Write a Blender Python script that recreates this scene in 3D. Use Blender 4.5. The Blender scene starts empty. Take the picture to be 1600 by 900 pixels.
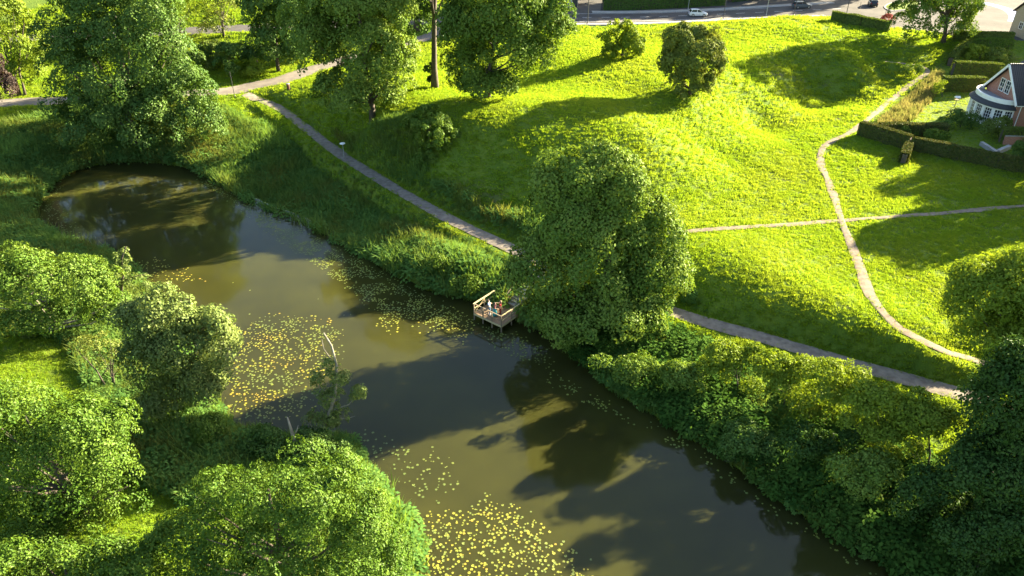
import bpy, bmesh, math, random
import numpy as np
from mathutils import Vector, Matrix

C = bpy.context.scene.collection
SC = bpy.context.scene
R = math.radians
rng = np.random.default_rng(7)
random.seed(7)

# ------------------------------------------------------------------ camera, sky, sun, exposure
CAM_H, PITCH, HFOV = 44.0, R(32.0), R(70.0)
cam_data = bpy.data.cameras.new('camera')
cam = bpy.data.objects.new('camera', cam_data)
C.objects.link(cam)
cam.location = (0, 0, CAM_H)
cam.rotation_euler = (math.pi / 2 - PITCH, 0, 0)
cam_data.sensor_fit = 'HORIZONTAL'
cam_data.lens_unit = 'FOV'
cam_data.angle = HFOV
cam_data.clip_start = 0.5
cam_data.clip_end = 8000
SC.camera = cam

SUN_AZ = R(30.0)      # direction towards the sun, measured from +X to +Y
SUN_EL = R(19.5)
world = bpy.data.worlds.new('World')
SC.world = world
world.use_nodes = True
wn = world.node_tree
bg = wn.nodes['Background']
skyt = wn.nodes.new('ShaderNodeTexSky')
skyt.sky_type = 'NISHITA'
skyt.sun_disc = False
skyt.sun_elevation = SUN_EL
skyt.sun_rotation = math.pi / 2 - SUN_AZ
skyt.air_density = 1.0
skyt.dust_density = 1.5
wn.links.new(skyt.outputs[0], bg.inputs[0])
bg.inputs[1].default_value = 0.05
sun_data = bpy.data.lights.new('sun', 'SUN')
sun = bpy.data.objects.new('sun', sun_data)
C.objects.link(sun)
sun_data.energy = 5.0
sun_data.angle = R(0.6)
sun_data.color = (1.0, 0.86, 0.58)
sdir = Vector((math.cos(SUN_AZ) * math.cos(SUN_EL), math.sin(SUN_AZ) * math.cos(SUN_EL), math.sin(SUN_EL)))
sun.rotation_euler = sdir.to_track_quat('Z', 'Y').to_euler()
sun.location = sdir * 300
SC.view_settings.view_transform = 'Standard'
SC.view_settings.look = 'None'
SC.view_settings.gamma = 1.0
SC.view_settings.use_curve_mapping = False
SC.view_settings.exposure = 3.2
SC.cycles.max_bounces = 10
SC.cycles.transmission_bounces = 6
SC.cycles.sample_clamp_indirect = 6

# ------------------------------------------------------------------ reading positions off the photograph
F = 800.0 / math.tan(HFOV / 2)
SP, CP = math.sin(PITCH), math.cos(PITCH)

def ray(u, v):
    a = (u - 800.0) / F
    b = (450.0 - v) / F
    return np.array((a, CP + b * SP, -SP + b * CP))

def on_z(u, v, z):
    d = ray(u, v)
    t = (z - CAM_H) / d[2]
    return d[0] * t, d[1] * t

def at_y(u, v, y):
    d = ray(u, v)
    t = y / d[1]
    return d[0] * t, CAM_H + d[2] * t

# ------------------------------------------------------------------ helpers
def tag(o, label=None, cat=None, group=None, kind=None):
    if label: o['label'] = label
    if cat: o['category'] = cat
    if group: o['group'] = group
    if kind: o['kind'] = kind
    return o

def mesh_np(name, V, Fc, attrs=None, smooth=False, fattrs=None):
    """V (n,3), Fc (m,k) with k 3 or 4"""
    V = np.asarray(V, dtype=np.float32)
    Fc = np.asarray(Fc, dtype=np.int32)
    me = bpy.data.meshes.new(name)
    me.vertices.add(len(V))
    me.vertices.foreach_set('co', V.ravel())
    if len(Fc):
        m, k = Fc.shape
        me.loops.add(m * k)
        me.loops.foreach_set('vertex_index', Fc.ravel())
        me.polygons.add(m)
        me.polygons.foreach_set('loop_start', np.arange(0, m * k, k, dtype=np.int32))
        me.polygons.foreach_set('loop_total', np.full(m, k, dtype=np.int32))
        if smooth:
            me.polygons.foreach_set('use_smooth', np.ones(m, dtype=bool))
    for n, a in (attrs or {}).items():
        at = me.attributes.new(n, 'FLOAT', 'POINT')
        at.data.foreach_set('value', np.asarray(a, dtype=np.float32))
    me.update(calc_edges=True)
    return me

def link(name, me, mat=None, parent=None, loc=None):
    o = bpy.data.objects.new(name, me)
    C.objects.link(o)
    if mat is not None:
        me.materials.clear()
        for m in (mat if isinstance(mat, (list, tuple)) else [mat]):
            me.materials.append(m)
    if parent is not None: o.parent = parent
    if loc is not None: o.location = loc
    return o

def empty(name, loc, rz=0):
    o = bpy.data.objects.new(name, None)
    o.empty_display_size = 0.3
    C.objects.link(o)
    o.location = loc
    o.rotation_euler = (0, 0, rz)
    return o

class MB:
    """collects boxes, tubes and prisms, then links them as one mesh object"""
    def __init__(s): s.v = []; s.f = []; s.mi = []; s.cur = 0
    def add(s, vs, fs):
        n = len(s.v)
        s.v += [tuple(p) for p in vs]
        for f in fs:
            s.f.append([i + n for i in f]); s.mi.append(s.cur)
        return s
    def box(s, c, d, m=None):
        x, y, z = (q / 2 for q in d)
        vs = [Vector((a * x, b * y, e * z)) for e in (-1, 1) for b in (-1, 1) for a in (-1, 1)]
        if m is not None: vs = [m @ q for q in vs]
        c = Vector(c)
        return s.add([c + q for q in vs], [(0, 2, 3, 1), (4, 5, 7, 6), (0, 1, 5, 4), (2, 6, 7, 3), (0, 4, 6, 2), (1, 3, 7, 5)])
    def beam(s, a, b, w, h, up=(0, 0, 1)):
        a, b = Vector(a), Vector(b)
        d = (b - a); L = d.length; d.normalize()
        x = d.cross(Vector(up))
        if x.length < 1e-4: x = d.cross(Vector((0, 1, 0)))
        x.normalize(); z = x.cross(d)
        m = Matrix((x, d, z)).transposed()
        return s.box((a + b) / 2, (w, L, h), m)
    def tube(s, pts, rad, n=7, cap=True):
        pts = [Vector(p) for p in pts]
        if not isinstance(rad, (list, tuple)): rad = [rad] * len(pts)
        rings = []
        vs = []; px_ = None
        for i, p in enumerate(pts):
            d = (pts[min(i + 1, len(pts) - 1)] - pts[max(i - 1, 0)]).normalized()
            if px_ is None:
                x = d.cross(Vector((0, 0, 1)) if abs(d.z) < .8 else Vector((1, 0, 0)))
            else:
                x = px_ - d * px_.dot(d)
            x.normalize(); y = d.cross(x); px_ = x
            for k in range(n):
                a = 2 * math.pi * k / n
                vs.append(p + (x * math.cos(a) + y * math.sin(a)) * rad[i])
        fs = []
        for i in range(len(pts) - 1):
            for k in range(n):
                a, b = i * n + k, i * n + (k + 1) % n
                fs.append((a, a + n, b + n, b))
        if cap:
            fs.append(tuple(range(n)))
            fs.append(tuple(reversed(range((len(pts) - 1) * n, len(pts) * n))))
        return s.add(vs, fs)
    def lathe(s, prof, c=(0, 0, 0), n=16):
        """prof: list of (r,z)"""
        c = Vector(c); vs = []; fs = []
        for r, z in prof:
            for k in range(n):
                a = 2 * math.pi * k / n
                vs.append(c + Vector((r * math.cos(a), r * math.sin(a), z)))
        for i in range(len(prof) - 1):
            for k in range(n):
                a, b = i * n + k, i * n + (k + 1) % n
                fs.append((a, b, b + n, a + n))
        fs.append(tuple(reversed(range(n))))
        fs.append(tuple(range((len(prof) - 1) * n, len(prof) * n)))
        return s.add(vs, fs)
    def prism(s, poly, h0, h1):
        """poly: list of (x,y) counter-clockwise"""
        n = len(poly)
        vs = [(x, y, h0) for x, y in poly] + [(x, y, h1) for x, y in poly]
        fs = [tuple(reversed(range(n))), tuple(range(n, 2 * n))]
        for i in range(n):
            j = (i + 1) % n
            fs.append((i, j, j + n, i + n))
        return s.add(vs, fs)
    def mesh(s, name, smooth=False):
        me = bpy.data.meshes.new(name)
        me.from_pydata(s.v, [], s.f)
        if smooth:
            me.polygons.foreach_set('use_smooth', np.ones(len(me.polygons), dtype=bool))
        if any(s.mi): me.polygons.foreach_set('material_index', np.array(s.mi, dtype=np.int32))
        me.update()
        return me
    def build(s, name, mat, parent=None, smooth=False, loc=None):
        return link(name, s.mesh(name, smooth), mat, parent, loc)

# ------------------------------------------------------------------ materials
def new_mat(name):
    m = bpy.data.materials.new(name)
    m.use_nodes = True
    nt = m.node_tree
    return m, nt, nt.nodes['Principled BSDF'], nt.nodes['Material Output']

def noise_mix(nt, c1, c2, scale, detail=4, lo=0.35, hi=0.65, coord='Object', rough=0.6):
    if coord == 'Position':
        tc = nt.nodes.new('ShaderNodeNewGeometry').outputs['Position']
    else:
        tc = nt.nodes.new('ShaderNodeTexCoord').outputs[coord]
    n = nt.nodes.new('ShaderNodeTexNoise')
    n.inputs['Scale'].default_value = scale
    n.inputs['Detail'].default_value = detail
    n.inputs['Roughness'].default_value = rough
    nt.links.new(tc, n.inputs['Vector'])
    r = nt.nodes.new('ShaderNodeMapRange')
    r.inputs[1].default_value = lo; r.inputs[2].default_value = hi
    nt.links.new(n.outputs[0], r.inputs[0])
    mx = nt.nodes.new('ShaderNodeMix'); mx.data_type = 'RGBA'
    nt.links.new(r.outputs[0], mx.inputs[0])
    for i, c in ((6, c1), (7, c2)):
        if hasattr(c, 'links'): nt.links.new(c, mx.inputs[i])
        else: mx.inputs[i].default_value = (*c, 1)
    return mx.outputs[2], n.outputs[0]

def add_bump(nt, bsdf, scale, strength, dist=0.02, coord='Object', detail=5):
    tc = nt.nodes.new('ShaderNodeTexCoord').outputs[coord]
    n = nt.nodes.new('ShaderNodeTexNoise')
    n.inputs['Scale'].default_value = scale; n.inputs['Detail'].default_value = detail
    nt.links.new(tc, n.inputs['Vector'])
    b = nt.nodes.new('ShaderNodeBump')
    b.inputs['Strength'].default_value = strength; b.inputs['Distance'].default_value = dist
    nt.links.new(n.outputs[0], b.inputs['Height'])
    nt.links.new(b.outputs[0], bsdf.inputs['Normal'])

def plain(name, col, rough=0.7, col2=None, scale=3.0, bump=0.0, metal=0.0, bscale=30):
    m, nt, b, o = new_mat(name)
    b.inputs['Roughness'].default_value = rough
    b.inputs['Metallic'].default_value = metal
    if col2 is None: col2 = tuple(c * 0.8 for c in col)
    out, _ = noise_mix(nt, col, col2, scale)
    nt.links.new(out, b.inputs['Base Color'])
    if bump: add_bump(nt, b, bscale, bump)
    return m

def leafy(name, c1, c2, trans=0.45, ttint=(1.25, 1.2, 0.55), attr='tint', inst=False, rough=0.55, gloss=0.06, big=None):
    """leaf and blade material: diffuse + translucent, colour varies from leaf to leaf"""
    m, nt, b, o = new_mat(name)
    nt.nodes.remove(b)
    if inst:
        fac = nt.nodes.new('ShaderNodeObjectInfo').outputs['Random']
    else:
        a = nt.nodes.new('ShaderNodeAttribute'); a.attribute_name = attr
        fac = a.outputs['Fac']
    mx = nt.nodes.new('ShaderNodeMix'); mx.data_type = 'RGBA'
    nt.links.new(fac, mx.inputs[0])
    mx.inputs[6].default_value = (*c1, 1); mx.inputs[7].default_value = (*c2, 1)
    col = mx.outputs[2]
    if big is not None:      # broad patches over the ground
        out, _ = noise_mix(nt, col, big[0], big[1], detail=3, lo=0.42, hi=0.68, coord='Position')
        col = out
    t = nt.nodes.new('ShaderNodeMix'); t.data_type = 'RGBA'; t.blend_type = 'MULTIPLY'
    t.inputs[0].default_value = 1
    nt.links.new(col, t.inputs[6]); t.inputs[7].default_value = (*ttint, 1)
    t.clamp_result = False
    d = nt.nodes.new('ShaderNodeBsdfDiffuse'); nt.links.new(col, d.inputs[0])
    tr = nt.nodes.new('ShaderNodeBsdfTranslucent'); nt.links.new(t.outputs[2], tr.inputs[0])
    ms = nt.nodes.new('ShaderNodeMixShader'); ms.inputs[0].default_value = trans
    nt.links.new(d.outputs[0], ms.inputs[1]); nt.links.new(tr.outputs[0], ms.inputs[2])
    g = nt.nodes.new('ShaderNodeBsdfGlossy'); g.inputs['Roughness'].default_value = rough
    g.inputs[0].default_value = (1, 1, 1, 1)
    m2 = nt.nodes.new('ShaderNodeMixShader'); m2.inputs[0].default_value = gloss
    nt.links.new(ms.outputs[0], m2.inputs[1]); nt.links.new(g.outputs[0], m2.inputs[2])
    nt.links.new(m2.outputs[0], o.inputs['Surface'])
    return m

M = {}
M['grass'] = leafy('meadow grass blades', (0.15, 0.27, 0.026), (0.205, 0.31, 0.026), trans=0.52, ttint=(1.6, 1.35, 0.6), inst=True, gloss=0.0,
                   big=((0.20, 0.285, 0.032), 0.085))
M['tallgrass'] = leafy('bank grass blades', (0.095, 0.185, 0.045), (0.16, 0.25, 0.055), trans=0.45, inst=True, gloss=0.0,
                       big=((0.14, 0.16, 0.04), 0.12))
M['dry'] = leafy('dry seed grass', (0.15, 0.18, 0.05), (0.24, 0.215, 0.085), trans=0.45, ttint=(1.1, 1.0, 0.7), inst=True, gloss=0.0)
M['herb'] = leafy('bank herbs', (0.075, 0.165, 0.040), (0.13, 0.225, 0.050), trans=0.4, inst=True, gloss=0.0)
M['thicket'] = leafy('thicket leaves', (0.034, 0.085, 0.016), (0.075, 0.14, 0.024), trans=0.35, inst=True, gloss=0.0)
M['bark'] = plain('tree bark', (0.09, 0.072, 0.055), 0.9, (0.045, 0.036, 0.027), 3.0, 0.7)
M['barkpale'] = plain('pale bark', (0.30, 0.27, 0.22), 0.85, (0.16, 0.14, 0.11), 3.0, 0.5)
def soil_mat():
    m, nt, b, o = new_mat('turf and soil')
    c, _ = noise_mix(nt, (0.075, 0.125, 0.016), (0.12, 0.165, 0.02), 0.35, detail=8, coord='Object')
    c2, _ = noise_mix(nt, c, (0.085, 0.075, 0.04), 0.12, detail=6, lo=0.60, hi=0.78)
    nt.links.new(c2, b.inputs['Base Color'])
    b.inputs['Roughness'].default_value = 1.0
    b.inputs['Specular IOR Level'].default_value = 0.1
    add_bump(nt, b, 3.0, 0.9, 0.15)
    return m
M['soil'] = soil_mat()
M['gravel'] = plain('gravel path', (0.23, 0.20, 0.165), 0.95, (0.14, 0.12, 0.10), 1.6, 0.5, bscale=25)
M['dirt'] = plain('trodden earth', (0.23, 0.185, 0.14), 0.95, (0.145, 0.115, 0.085), 1.6, 0.5, bscale=20)
M['asphalt'] = plain('asphalt', (0.10, 0.093, 0.088), 0.95, (0.065, 0.062, 0.06), 0.25, 0.3, bscale=60)
M['lane'] = plain('lane surface', (0.20, 0.175, 0.15), 0.9, (0.13, 0.115, 0.10), 0.5, 0.3, bscale=30)
for _k in ('asphalt', 'lane', 'gravel', 'dirt'):
    M[_k].node_tree.nodes['Principled BSDF'].inputs['Specular IOR Level'].default_value = 0.12
M['paving'] = plain('concrete paving', (0.33, 0.32, 0.30), 0.85, (0.25, 0.24, 0.225), 1.2, 0.2)
M['whiteline'] = plain('road paint', (0.72, 0.72, 0.70), 0.7, (0.55, 0.55, 0.53), 4.0)
def water_mat():
    m, nt, b, o = new_mat('murky pond water')
    c, _ = noise_mix(nt, (0.046, 0.047, 0.010), (0.028, 0.029, 0.008), 0.06, detail=3)
    nt.links.new(c, b.inputs['Base Color'])
    b.inputs['Roughness'].default_value = 0.06
    b.inputs['IOR'].default_value = 1.33
    b.inputs['Specular IOR Level'].default_value = 0.42
    b.inputs['Subsurface Weight'].default_value = 1.0
    b.inputs['Subsurface Radius'].default_value = (1.0, 0.95, 0.5)
    b.inputs['Subsurface Scale'].default_value = 1.9
    b.subsurface_method = 'RANDOM_WALK'
    tc = nt.nodes.new('ShaderNodeTexCoord')
    n = nt.nodes.new('ShaderNodeTexNoise'); n.inputs['Scale'].default_value = 2.2; n.inputs['Detail'].default_value = 6
    nt.links.new(tc.outputs['Object'], n.inputs['Vector'])
    bp = nt.nodes.new('ShaderNodeBump'); bp.inputs['Strength'].default_value = 0.025; bp.inputs['Distance'].default_value = 0.05
    nt.links.new(n.outputs[0], bp.inputs['Height']); nt.links.new(bp.outputs[0], b.inputs['Normal'])
    return m
M['water'] = water_mat()

# ------------------------------------------------------------------ terrain: measured heights above the pond, thin-plate surface through them
CTRL = [
 # path along the pond
 (395,152,4.4),(430,165,3.9),(470,193,3.6),(560,258,3.1),(680,330,3.0),(790,385,3.0),(900,432,2.9),(1060,492,2.7),(1200,532,2.6),(1300,560,2.5),(1400,590,2.5),(1520,622,2.5),(1660,668,2.5),
 # crest and foot of the meadow above it
 (1075,428,4.7),(1140,450,4.65),(1200,474,4.6),(1330,515,4.5),(1440,554,4.1),(1075,476,2.8),(1200,517,2.7),(1330,553,2.6),(1430,585,2.5),(1545,572,3.4),
 # meadow
 (1065,362,5.0),(1200,352,5.0),(1315,345,5.0),(1450,335,5.1),(1600,322,5.3),(1300,440,4.8),(1430,480,4.6),(1550,450,4.6),(1600,540,4.0),(1450,260,5.1),(1300,260,5.0),(1700,320,5.2),(1800,450,4.5),
 # left land
 (0,450,1.6),(100,560,2.0),(0,600,2.3),(0,900,2.6),(150,700,2.0),(300,700,1.3),(250,900,2.2),(450,900,1.6),(400,720,1.0),(-200,600,3.0),(-200,900,3.0),(100,1100,2.5),(500,1100,2.0),
 (0,330,2.2),(0,240,3.6),(-150,300,4.0),(100,205,3.6),(200,205,3.3),(300,195,3.6),(0,185,4.6),(200,172,4.7),(330,165,4.6),
 # lane and the ground above it
 (-60,165,5.0),(200,152,5.0),(340,142,5.0),(470,115,5.3),(560,88,5.8),(660,60,6.8),(720,47,7.5),(800,38,8.4),(200,80,6.0),(400,80,6.2),(100,110,5.6),(-100,100,6.0),
 # main road
 (-200,75,6.6),(40,60,6.9),(350,45,7.3),(640,33,8.4),(900,25,9.5),(1090,22,9.8),(1250,14,10.0),(1390,34,9.6),(1550,40,9.4),(1600,20,9.5),(1800,30,9.5),(900,2,9.8),(1300,2,10.0),(1600,2,9.8),(50,22,8.8),(350,12,9.2),
 # rampart
 (440,150,5.0),(500,150,6.0),(470,176,4.3),(560,222,4.2),(560,150,8.2),(590,188,8.6),(650,188,9.4),(700,110,8.7),(760,150,9.6),(760,203,10.4),(850,208,10.4),(700,203,9.8),(640,95,8.0),(720,75,8.4),(850,120,9.4),(950,85,11.0),(880,60,9.6),
 (1000,150,10.6),(1075,148,10.8),(1135,105,10.2),(930,215,10.2),(1010,205,10.2),(1072,305,5.2),(1175,250,5.0),(960,320,5.0),(880,345,3.9),(620,262,4.4),(660,300,3.5),(740,318,3.9),(800,335,3.9),(820,372,3.4),(740,262,7.0),(1160,128,9.0),(1222,124,7.6),(1275,136,5.0),(1110,170,8.6),(1165,182,6.0),
 # ditch and outer ridge
 (1250,165,4.0),(1320,142,4.7),(1180,200,4.2),(1200,232,5.1),(1130,246,5.1),(1378,126,5.2),(1335,172,5.3),(1265,208,5.1),(1040,49,10.0),(1150,65,10.0),(1250,78,9.9),(1330,88,9.4),(1405,99,7.2),(1447,113,6.4),(1418,124,6.0),(1060,68,9.2),
 (1000,44,9.4),(1100,40,10.2),(1250,50,10.6),(1250,71,9.5),(1380,62,9.6),(1330,80,8.9),(1460,75,8.4),(1550,62,8.8),
 # gardens
 (1405,172,5.4),(1450,192,5.3),(1500,150,5.7),(1480,110,6.4),(1580,205,6.0),(1600,250,5.3),(1700,150,6.0),(1640,80,8.0),(1600,105,6.6),
 # right bank
 (1500,760,2.4),(1600,700,2.5),(1650,900,2.5),(1500,690,2.5),
]
XYZ = [(*on_z(u, v, z), z) for u, v, z in CTRL]
XYZ += [(-260,120,6),(-260,220,10),(0,290,12),(-150,290,12),(160,290,11),(300,200,9),(260,90,6),(160,40,4),(90,5,3),(-90,5,3),(0,-10,2)]
XYZ = np.array(XYZ)
P0 = XYZ[:, :2] / 50.0
def _phi(a, b):
    d2 = ((a[:, None, :] - b[None, :, :]) ** 2).sum(-1)
    return 0.5 * d2 * np.log(d2 + 1e-9)
nP = len(P0)
Kt = np.zeros((nP + 3, nP + 3))
Kt[:nP, :nP] = _phi(P0, P0) + np.eye(nP) * 0.0008
Kt[:nP, nP] = 1; Kt[:nP, nP + 1:] = P0
Kt[nP, :nP] = 1; Kt[nP + 1:, :nP] = P0.T
WT = np.linalg.solve(Kt, np.concatenate([XYZ[:, 2], np.zeros(3)]))
def tps(x, y):
    p = np.stack([np.ravel(x), np.ravel(y)], -1) / 50.0
    out = np.empty(len(p))
    for i in range(0, len(p), 20000):
        q = p[i:i + 20000]
        out[i:i + 20000] = _phi(q, P0) @ WT[:nP] + WT[nP] + q @ WT[nP + 1:]
    return out.reshape(np.shape(x))

POND_PX = [(1560,1040),(1420,905),(1330,850),(1200,765),(1100,690),(1010,640),(955,605),(905,560),(855,522),(800,492),(758,470),(703,460),(650,442),(560,392),(470,345),(400,318),(340,283),(285,260),(205,252),(130,262),(75,292),(50,335),(75,372),(140,392),(190,412),(215,450),(255,500),(300,560),(330,620),(360,668),(440,690),(540,690),(575,740),(640,830),(650,920),(620,1040)]
POND = np.array([on_z(u, v, 0) for u, v in POND_PX])
def catmull(P, n=6, closed=True):
    P = np.asarray(P, float); m = len(P); out = []
    rngi = range(m) if closed else range(m - 1)
    for i in rngi:
        if closed: p0, p1, p2, p3 = P[(i - 1) % m], P[i], P[(i + 1) % m], P[(i + 2) % m]
        else: p0, p1, p2, p3 = P[max(i - 1, 0)], P[i], P[i + 1], P[min(i + 2, m - 1)]
        for k in range(n):
            t = k / n
            out.append(0.5 * ((2 * p1) + (p2 - p0) * t + (2 * p0 - 5 * p1 + 4 * p2 - p3) * t * t + (3 * p1 - p0 - 3 * p2 + p3) * t ** 3))
    if not closed: out.append(P[-1])
    return np.array(out)
POND = catmull(POND, 5)
def seg_dist(pts, poly, closed=False):
    """distance to polyline and the parameter (index + t) of the nearest point"""
    A = poly; B = np.roll(poly, -1, 0)
    if not closed: A, B = poly[:-1], poly[1:]
    best = np.full(len(pts), 1e9); par = np.zeros(len(pts))
    for i in range(len(A)):
        d = B[i] - A[i]; L2 = max((d * d).sum(), 1e-9)
        t = np.clip(((pts - A[i]) @ d) / L2, 0, 1)
        q = A[i] + t[:, None] * d
        dd = ((pts - q) ** 2).sum(1)
        m = dd < best
        best[m] = dd[m]; par[m] = i + t[m]
    return np.sqrt(best), par
def inside(pts, poly):
    x, y = pts[:, 0], pts[:, 1]; r = np.zeros(len(pts), bool)
    n = len(poly); j = n - 1
    for i in range(n):
        xi, yi = poly[i]; xj, yj = poly[j]
        c = ((yi > y) != (yj > y)) & (x < (xj - xi) * (y - yi) / (yj - yi + 1e-12) + xi)
        r ^= c; j = i
    return r
def pond_sd(pts):
    d, _ = seg_dist(pts, POND, True)
    return np.where(inside(pts, POND), -d, d)

def vnoise(x, y, s, seed=0):
    """cheap smooth noise from summed sines"""
    r = np.random.default_rng(seed); o = 0
    for k in range(6):
        a = r.uniform(0, 2 * math.pi); f = s * r.uniform(0.6, 1.7); p = r.uniform(0, 6.28)
        o = o + np.sin((x * math.cos(a) + y * math.sin(a)) * f + p)
    return o / 6.0

def base_height(pts, sd):
    x, y = pts[:, 0], pts[:, 1]
    h = tps(x, y) + 0.10 * vnoise(x, y, 0.35, 3) + 0.05 * vnoise(x, y, 1.0, 4)
    bank = 0.10 + np.maximum(sd, 0) * 0.62 * (1 + 0.25 * vnoise(x, y, 0.5, 5))
    k = 0.5
    hh = np.clip(0.5 + 0.5 * (bank - h) / k, 0, 1)
    out = bank * (1 - hh) + h * hh - k * hh * (1 - hh)
    out = np.where(sd < 0, np.maximum(-1.6, 0.10 + sd * 0.7), out)
    return np.maximum(out, -1.6)

def px_path(pix, zguess):
    w = [on_z(u, v, z) for (u, v), z in zip(pix, zguess)]
    return catmull(np.array(w), 10, False)
def zfit(pix, n=12):
    """heights of photo points on the thin-plate surface (fixed point)"""
    zs = []
    for u, v in pix:
        d = ray(u, v); lo, hi = 20.0, 400.0
        ts = np.linspace(25, 420, 1600)
        g = np.array([d[0] * ts, d[1] * ts, CAM_H + d[2] * ts])
        hz = tps(g[0], g[1]) 
        i = np.argmax(g[2] < hz)
        zs.append(float(hz[i]))
    return zs
PATHS = {}
def add_path(name, pix, width, margin, z=None):
    fixed = z is not None
    z = z or zfit(pix)
    c = px_path(pix, z)
    PATHS[name] = dict(c=c, w=width, m=margin, fix=catmull(np.array(z)[:, None], 10, False)[:, 0] if fixed else None)
add_path('pond_path', [(385,150),(430,166),(470,194),(510,225),(560,260),(680,331),(790,385),(900,432),(1060,491),(1200,531),(1300,560),(1400,589),(1520,622),(1670,668),(1800,710)], 1.85, 0.8,
         [4.5,4.0,3.6,3.4,3.2,3.1,3.0,2.9,2.75,2.6,2.5,2.5,2.5,2.5,2.5])
add_path('lane', [(-120,170),(0,162),(60,158),(200,153),(340,144),(400,133),(440,125),(480,112),(560,88),(660,60),(720,47),(800,36)], 4.7, 1.5)
add_path('dirt_path', [(1552,573),(1500,556),(1470,546),(1400,510),(1365,470),(1340,410),(1315,345),(1300,300),(1282,255),(1290,228),(1340,199),(1400,152),(1446,115),(1440,104),(1410,99),(1380,96)], 0.95, 0.7)
add_path('cross_path', [(960,369),(1065,362),(1200,353),(1315,345),(1450,335),(1600,322),(1700,315)], 0.8, 0.6)
add_path('side_road', [(-260,78),(-100,70),(40,60),(200,53),(350,46),(500,40),(640,33),(760,29),(860,27),(900,26)], 7.5, 2.0)

ROAD_PX = [(845,39),(930,39),(1010,37.5),(1090,34),(1200,28),(1300,25),(1335,33),(1392,42),(1440,47),(1530,58),(1600,62),(1750,70),(1900,60),(1900,-60),(800,-60)]
ROAD = np.array([on_z(u, v, 9.7) for u, v in ROAD_PX])

# ---- grid
def axis(lo, hi, step, far):
    a = list(np.arange(lo, hi + 1e-6, step)); s = step; x = a[-1]
    while x < far: s *= 1.35; x += s; a.append(x)
    s = step; x = a[0]
    while x > -far: s *= 1.35; x -= s; a.insert(0, x)
    return np.array(a)
GX = axis(-105, 125, 0.7, 900)
GY = axis(14, 200, 0.7, 900)
gx, gy = np.meshgrid(GX, GY)
PTS = np.stack([gx.ravel(), gy.ravel()], -1)
SD = np.full(len(PTS), 1e3)
_m = (PTS[:, 0] > -110) & (PTS[:, 0] < 90) & (PTS[:, 1] > 0) & (PTS[:, 1] < 140)
SD[_m] = pond_sd(PTS[_m])
cl = np.stack([np.clip(PTS[:, 0], -200, 220), np.clip(PTS[:, 1], -5, 270)], -1)
HT = base_height(cl, SD)
HT = np.clip(HT, -1.6, 13.5)
# flatten road area
_in = inside(PTS, ROAD); _d = seg_dist(PTS, ROAD, True)[0]
_rd = np.where(_in, 0, _d)
ROADZ = lambda x, y: 9.55 + 0.0 * x
k = np.clip(1 - _rd / 5.0, 0, 1); k = k * k * (3 - 2 * k)
HT = HT * (1 - k) + 9.5 * k
for nm, p in PATHS.items():
    c = p['c']; z = tps(c[:, 0], c[:, 1])
    csd = pond_sd(c); z = np.minimum(z, base_height(c, csd)) if nm != 'side_road' else z
    if nm == 'side_road': z[-12:] = np.linspace(z[-13], 9.5, 12)
    if p['fix'] is not None: z = p['fix']
    ker = np.ones(9) / 9
    zz = np.convolve(np.pad(z, 4, mode='edge'), ker, 'valid')
    p['z'] = zz
    lo = c.min(0) - 8; hi = c.max(0) + 8
    m = (PTS > lo).all(1) & (PTS < hi).all(1)
    d, par = seg_dist(PTS[m], c)
    zp = np.interp(par, np.arange(len(c)), zz)
    kk = np.clip(1 - (d - p['w'] / 2 - 0.85) / p['m'], 0, 1)
    kk = kk * kk * (3 - 2 * kk)
    kk = np.where(SD[m] < 1.0, 0, kk)
    HT[m] = HT[m] * (1 - kk) + zp * kk
HGRID = HT.reshape(gx.shape)
def hz(x, y):
    """terrain height, matching the mesh's bilinear cells"""
    x = np.atleast_1d(np.asarray(x, float)); y = np.atleast_1d(np.asarray(y, float))
    i = np.clip(np.searchsorted(GX, x) - 1, 0, len(GX) - 2); j = np.clip(np.searchsorted(GY, y) - 1, 0, len(GY) - 2)
    tx = (x - GX[i]) / (GX[i + 1] - GX[i]); ty = (y - GY[j]) / (GY[j + 1] - GY[j])
    a = HGRID[j, i]; b = HGRID[j, i + 1]; c = HGRID[j + 1, i]; d = HGRID[j + 1, i + 1]
    return (a * (1 - tx) + b * tx) * (1 - ty) + (c * (1 - tx) + d * tx) * ty
def h1(x, y): return float(hz(x, y)[0])
def G(u, v):
    """photo point -> point on the terrain"""
    d = ray(u, v); ts = np.linspace(25, 420, 4000)
    x, y, z = d[0] * ts, d[1] * ts, CAM_H + d[2] * ts
    h = np.maximum(hz(x, y), 0.0)
    i = int(np.argmax(z < h))
    return Vector((x[i], y[i], h[i]))

nx, ny = len(GX), len(GY)
ii = np.arange(nx * ny).reshape(ny, nx)
quads = np.stack([ii[:-1, :-1], ii[:-1, 1:], ii[1:, 1:], ii[1:, :-1]], -1).reshape(-1, 4)
ground = link('ground', mesh_np('ground', np.column_stack([PTS, HT]), quads, smooth=True), M['soil'])
tag(ground, kind='structure')

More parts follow.
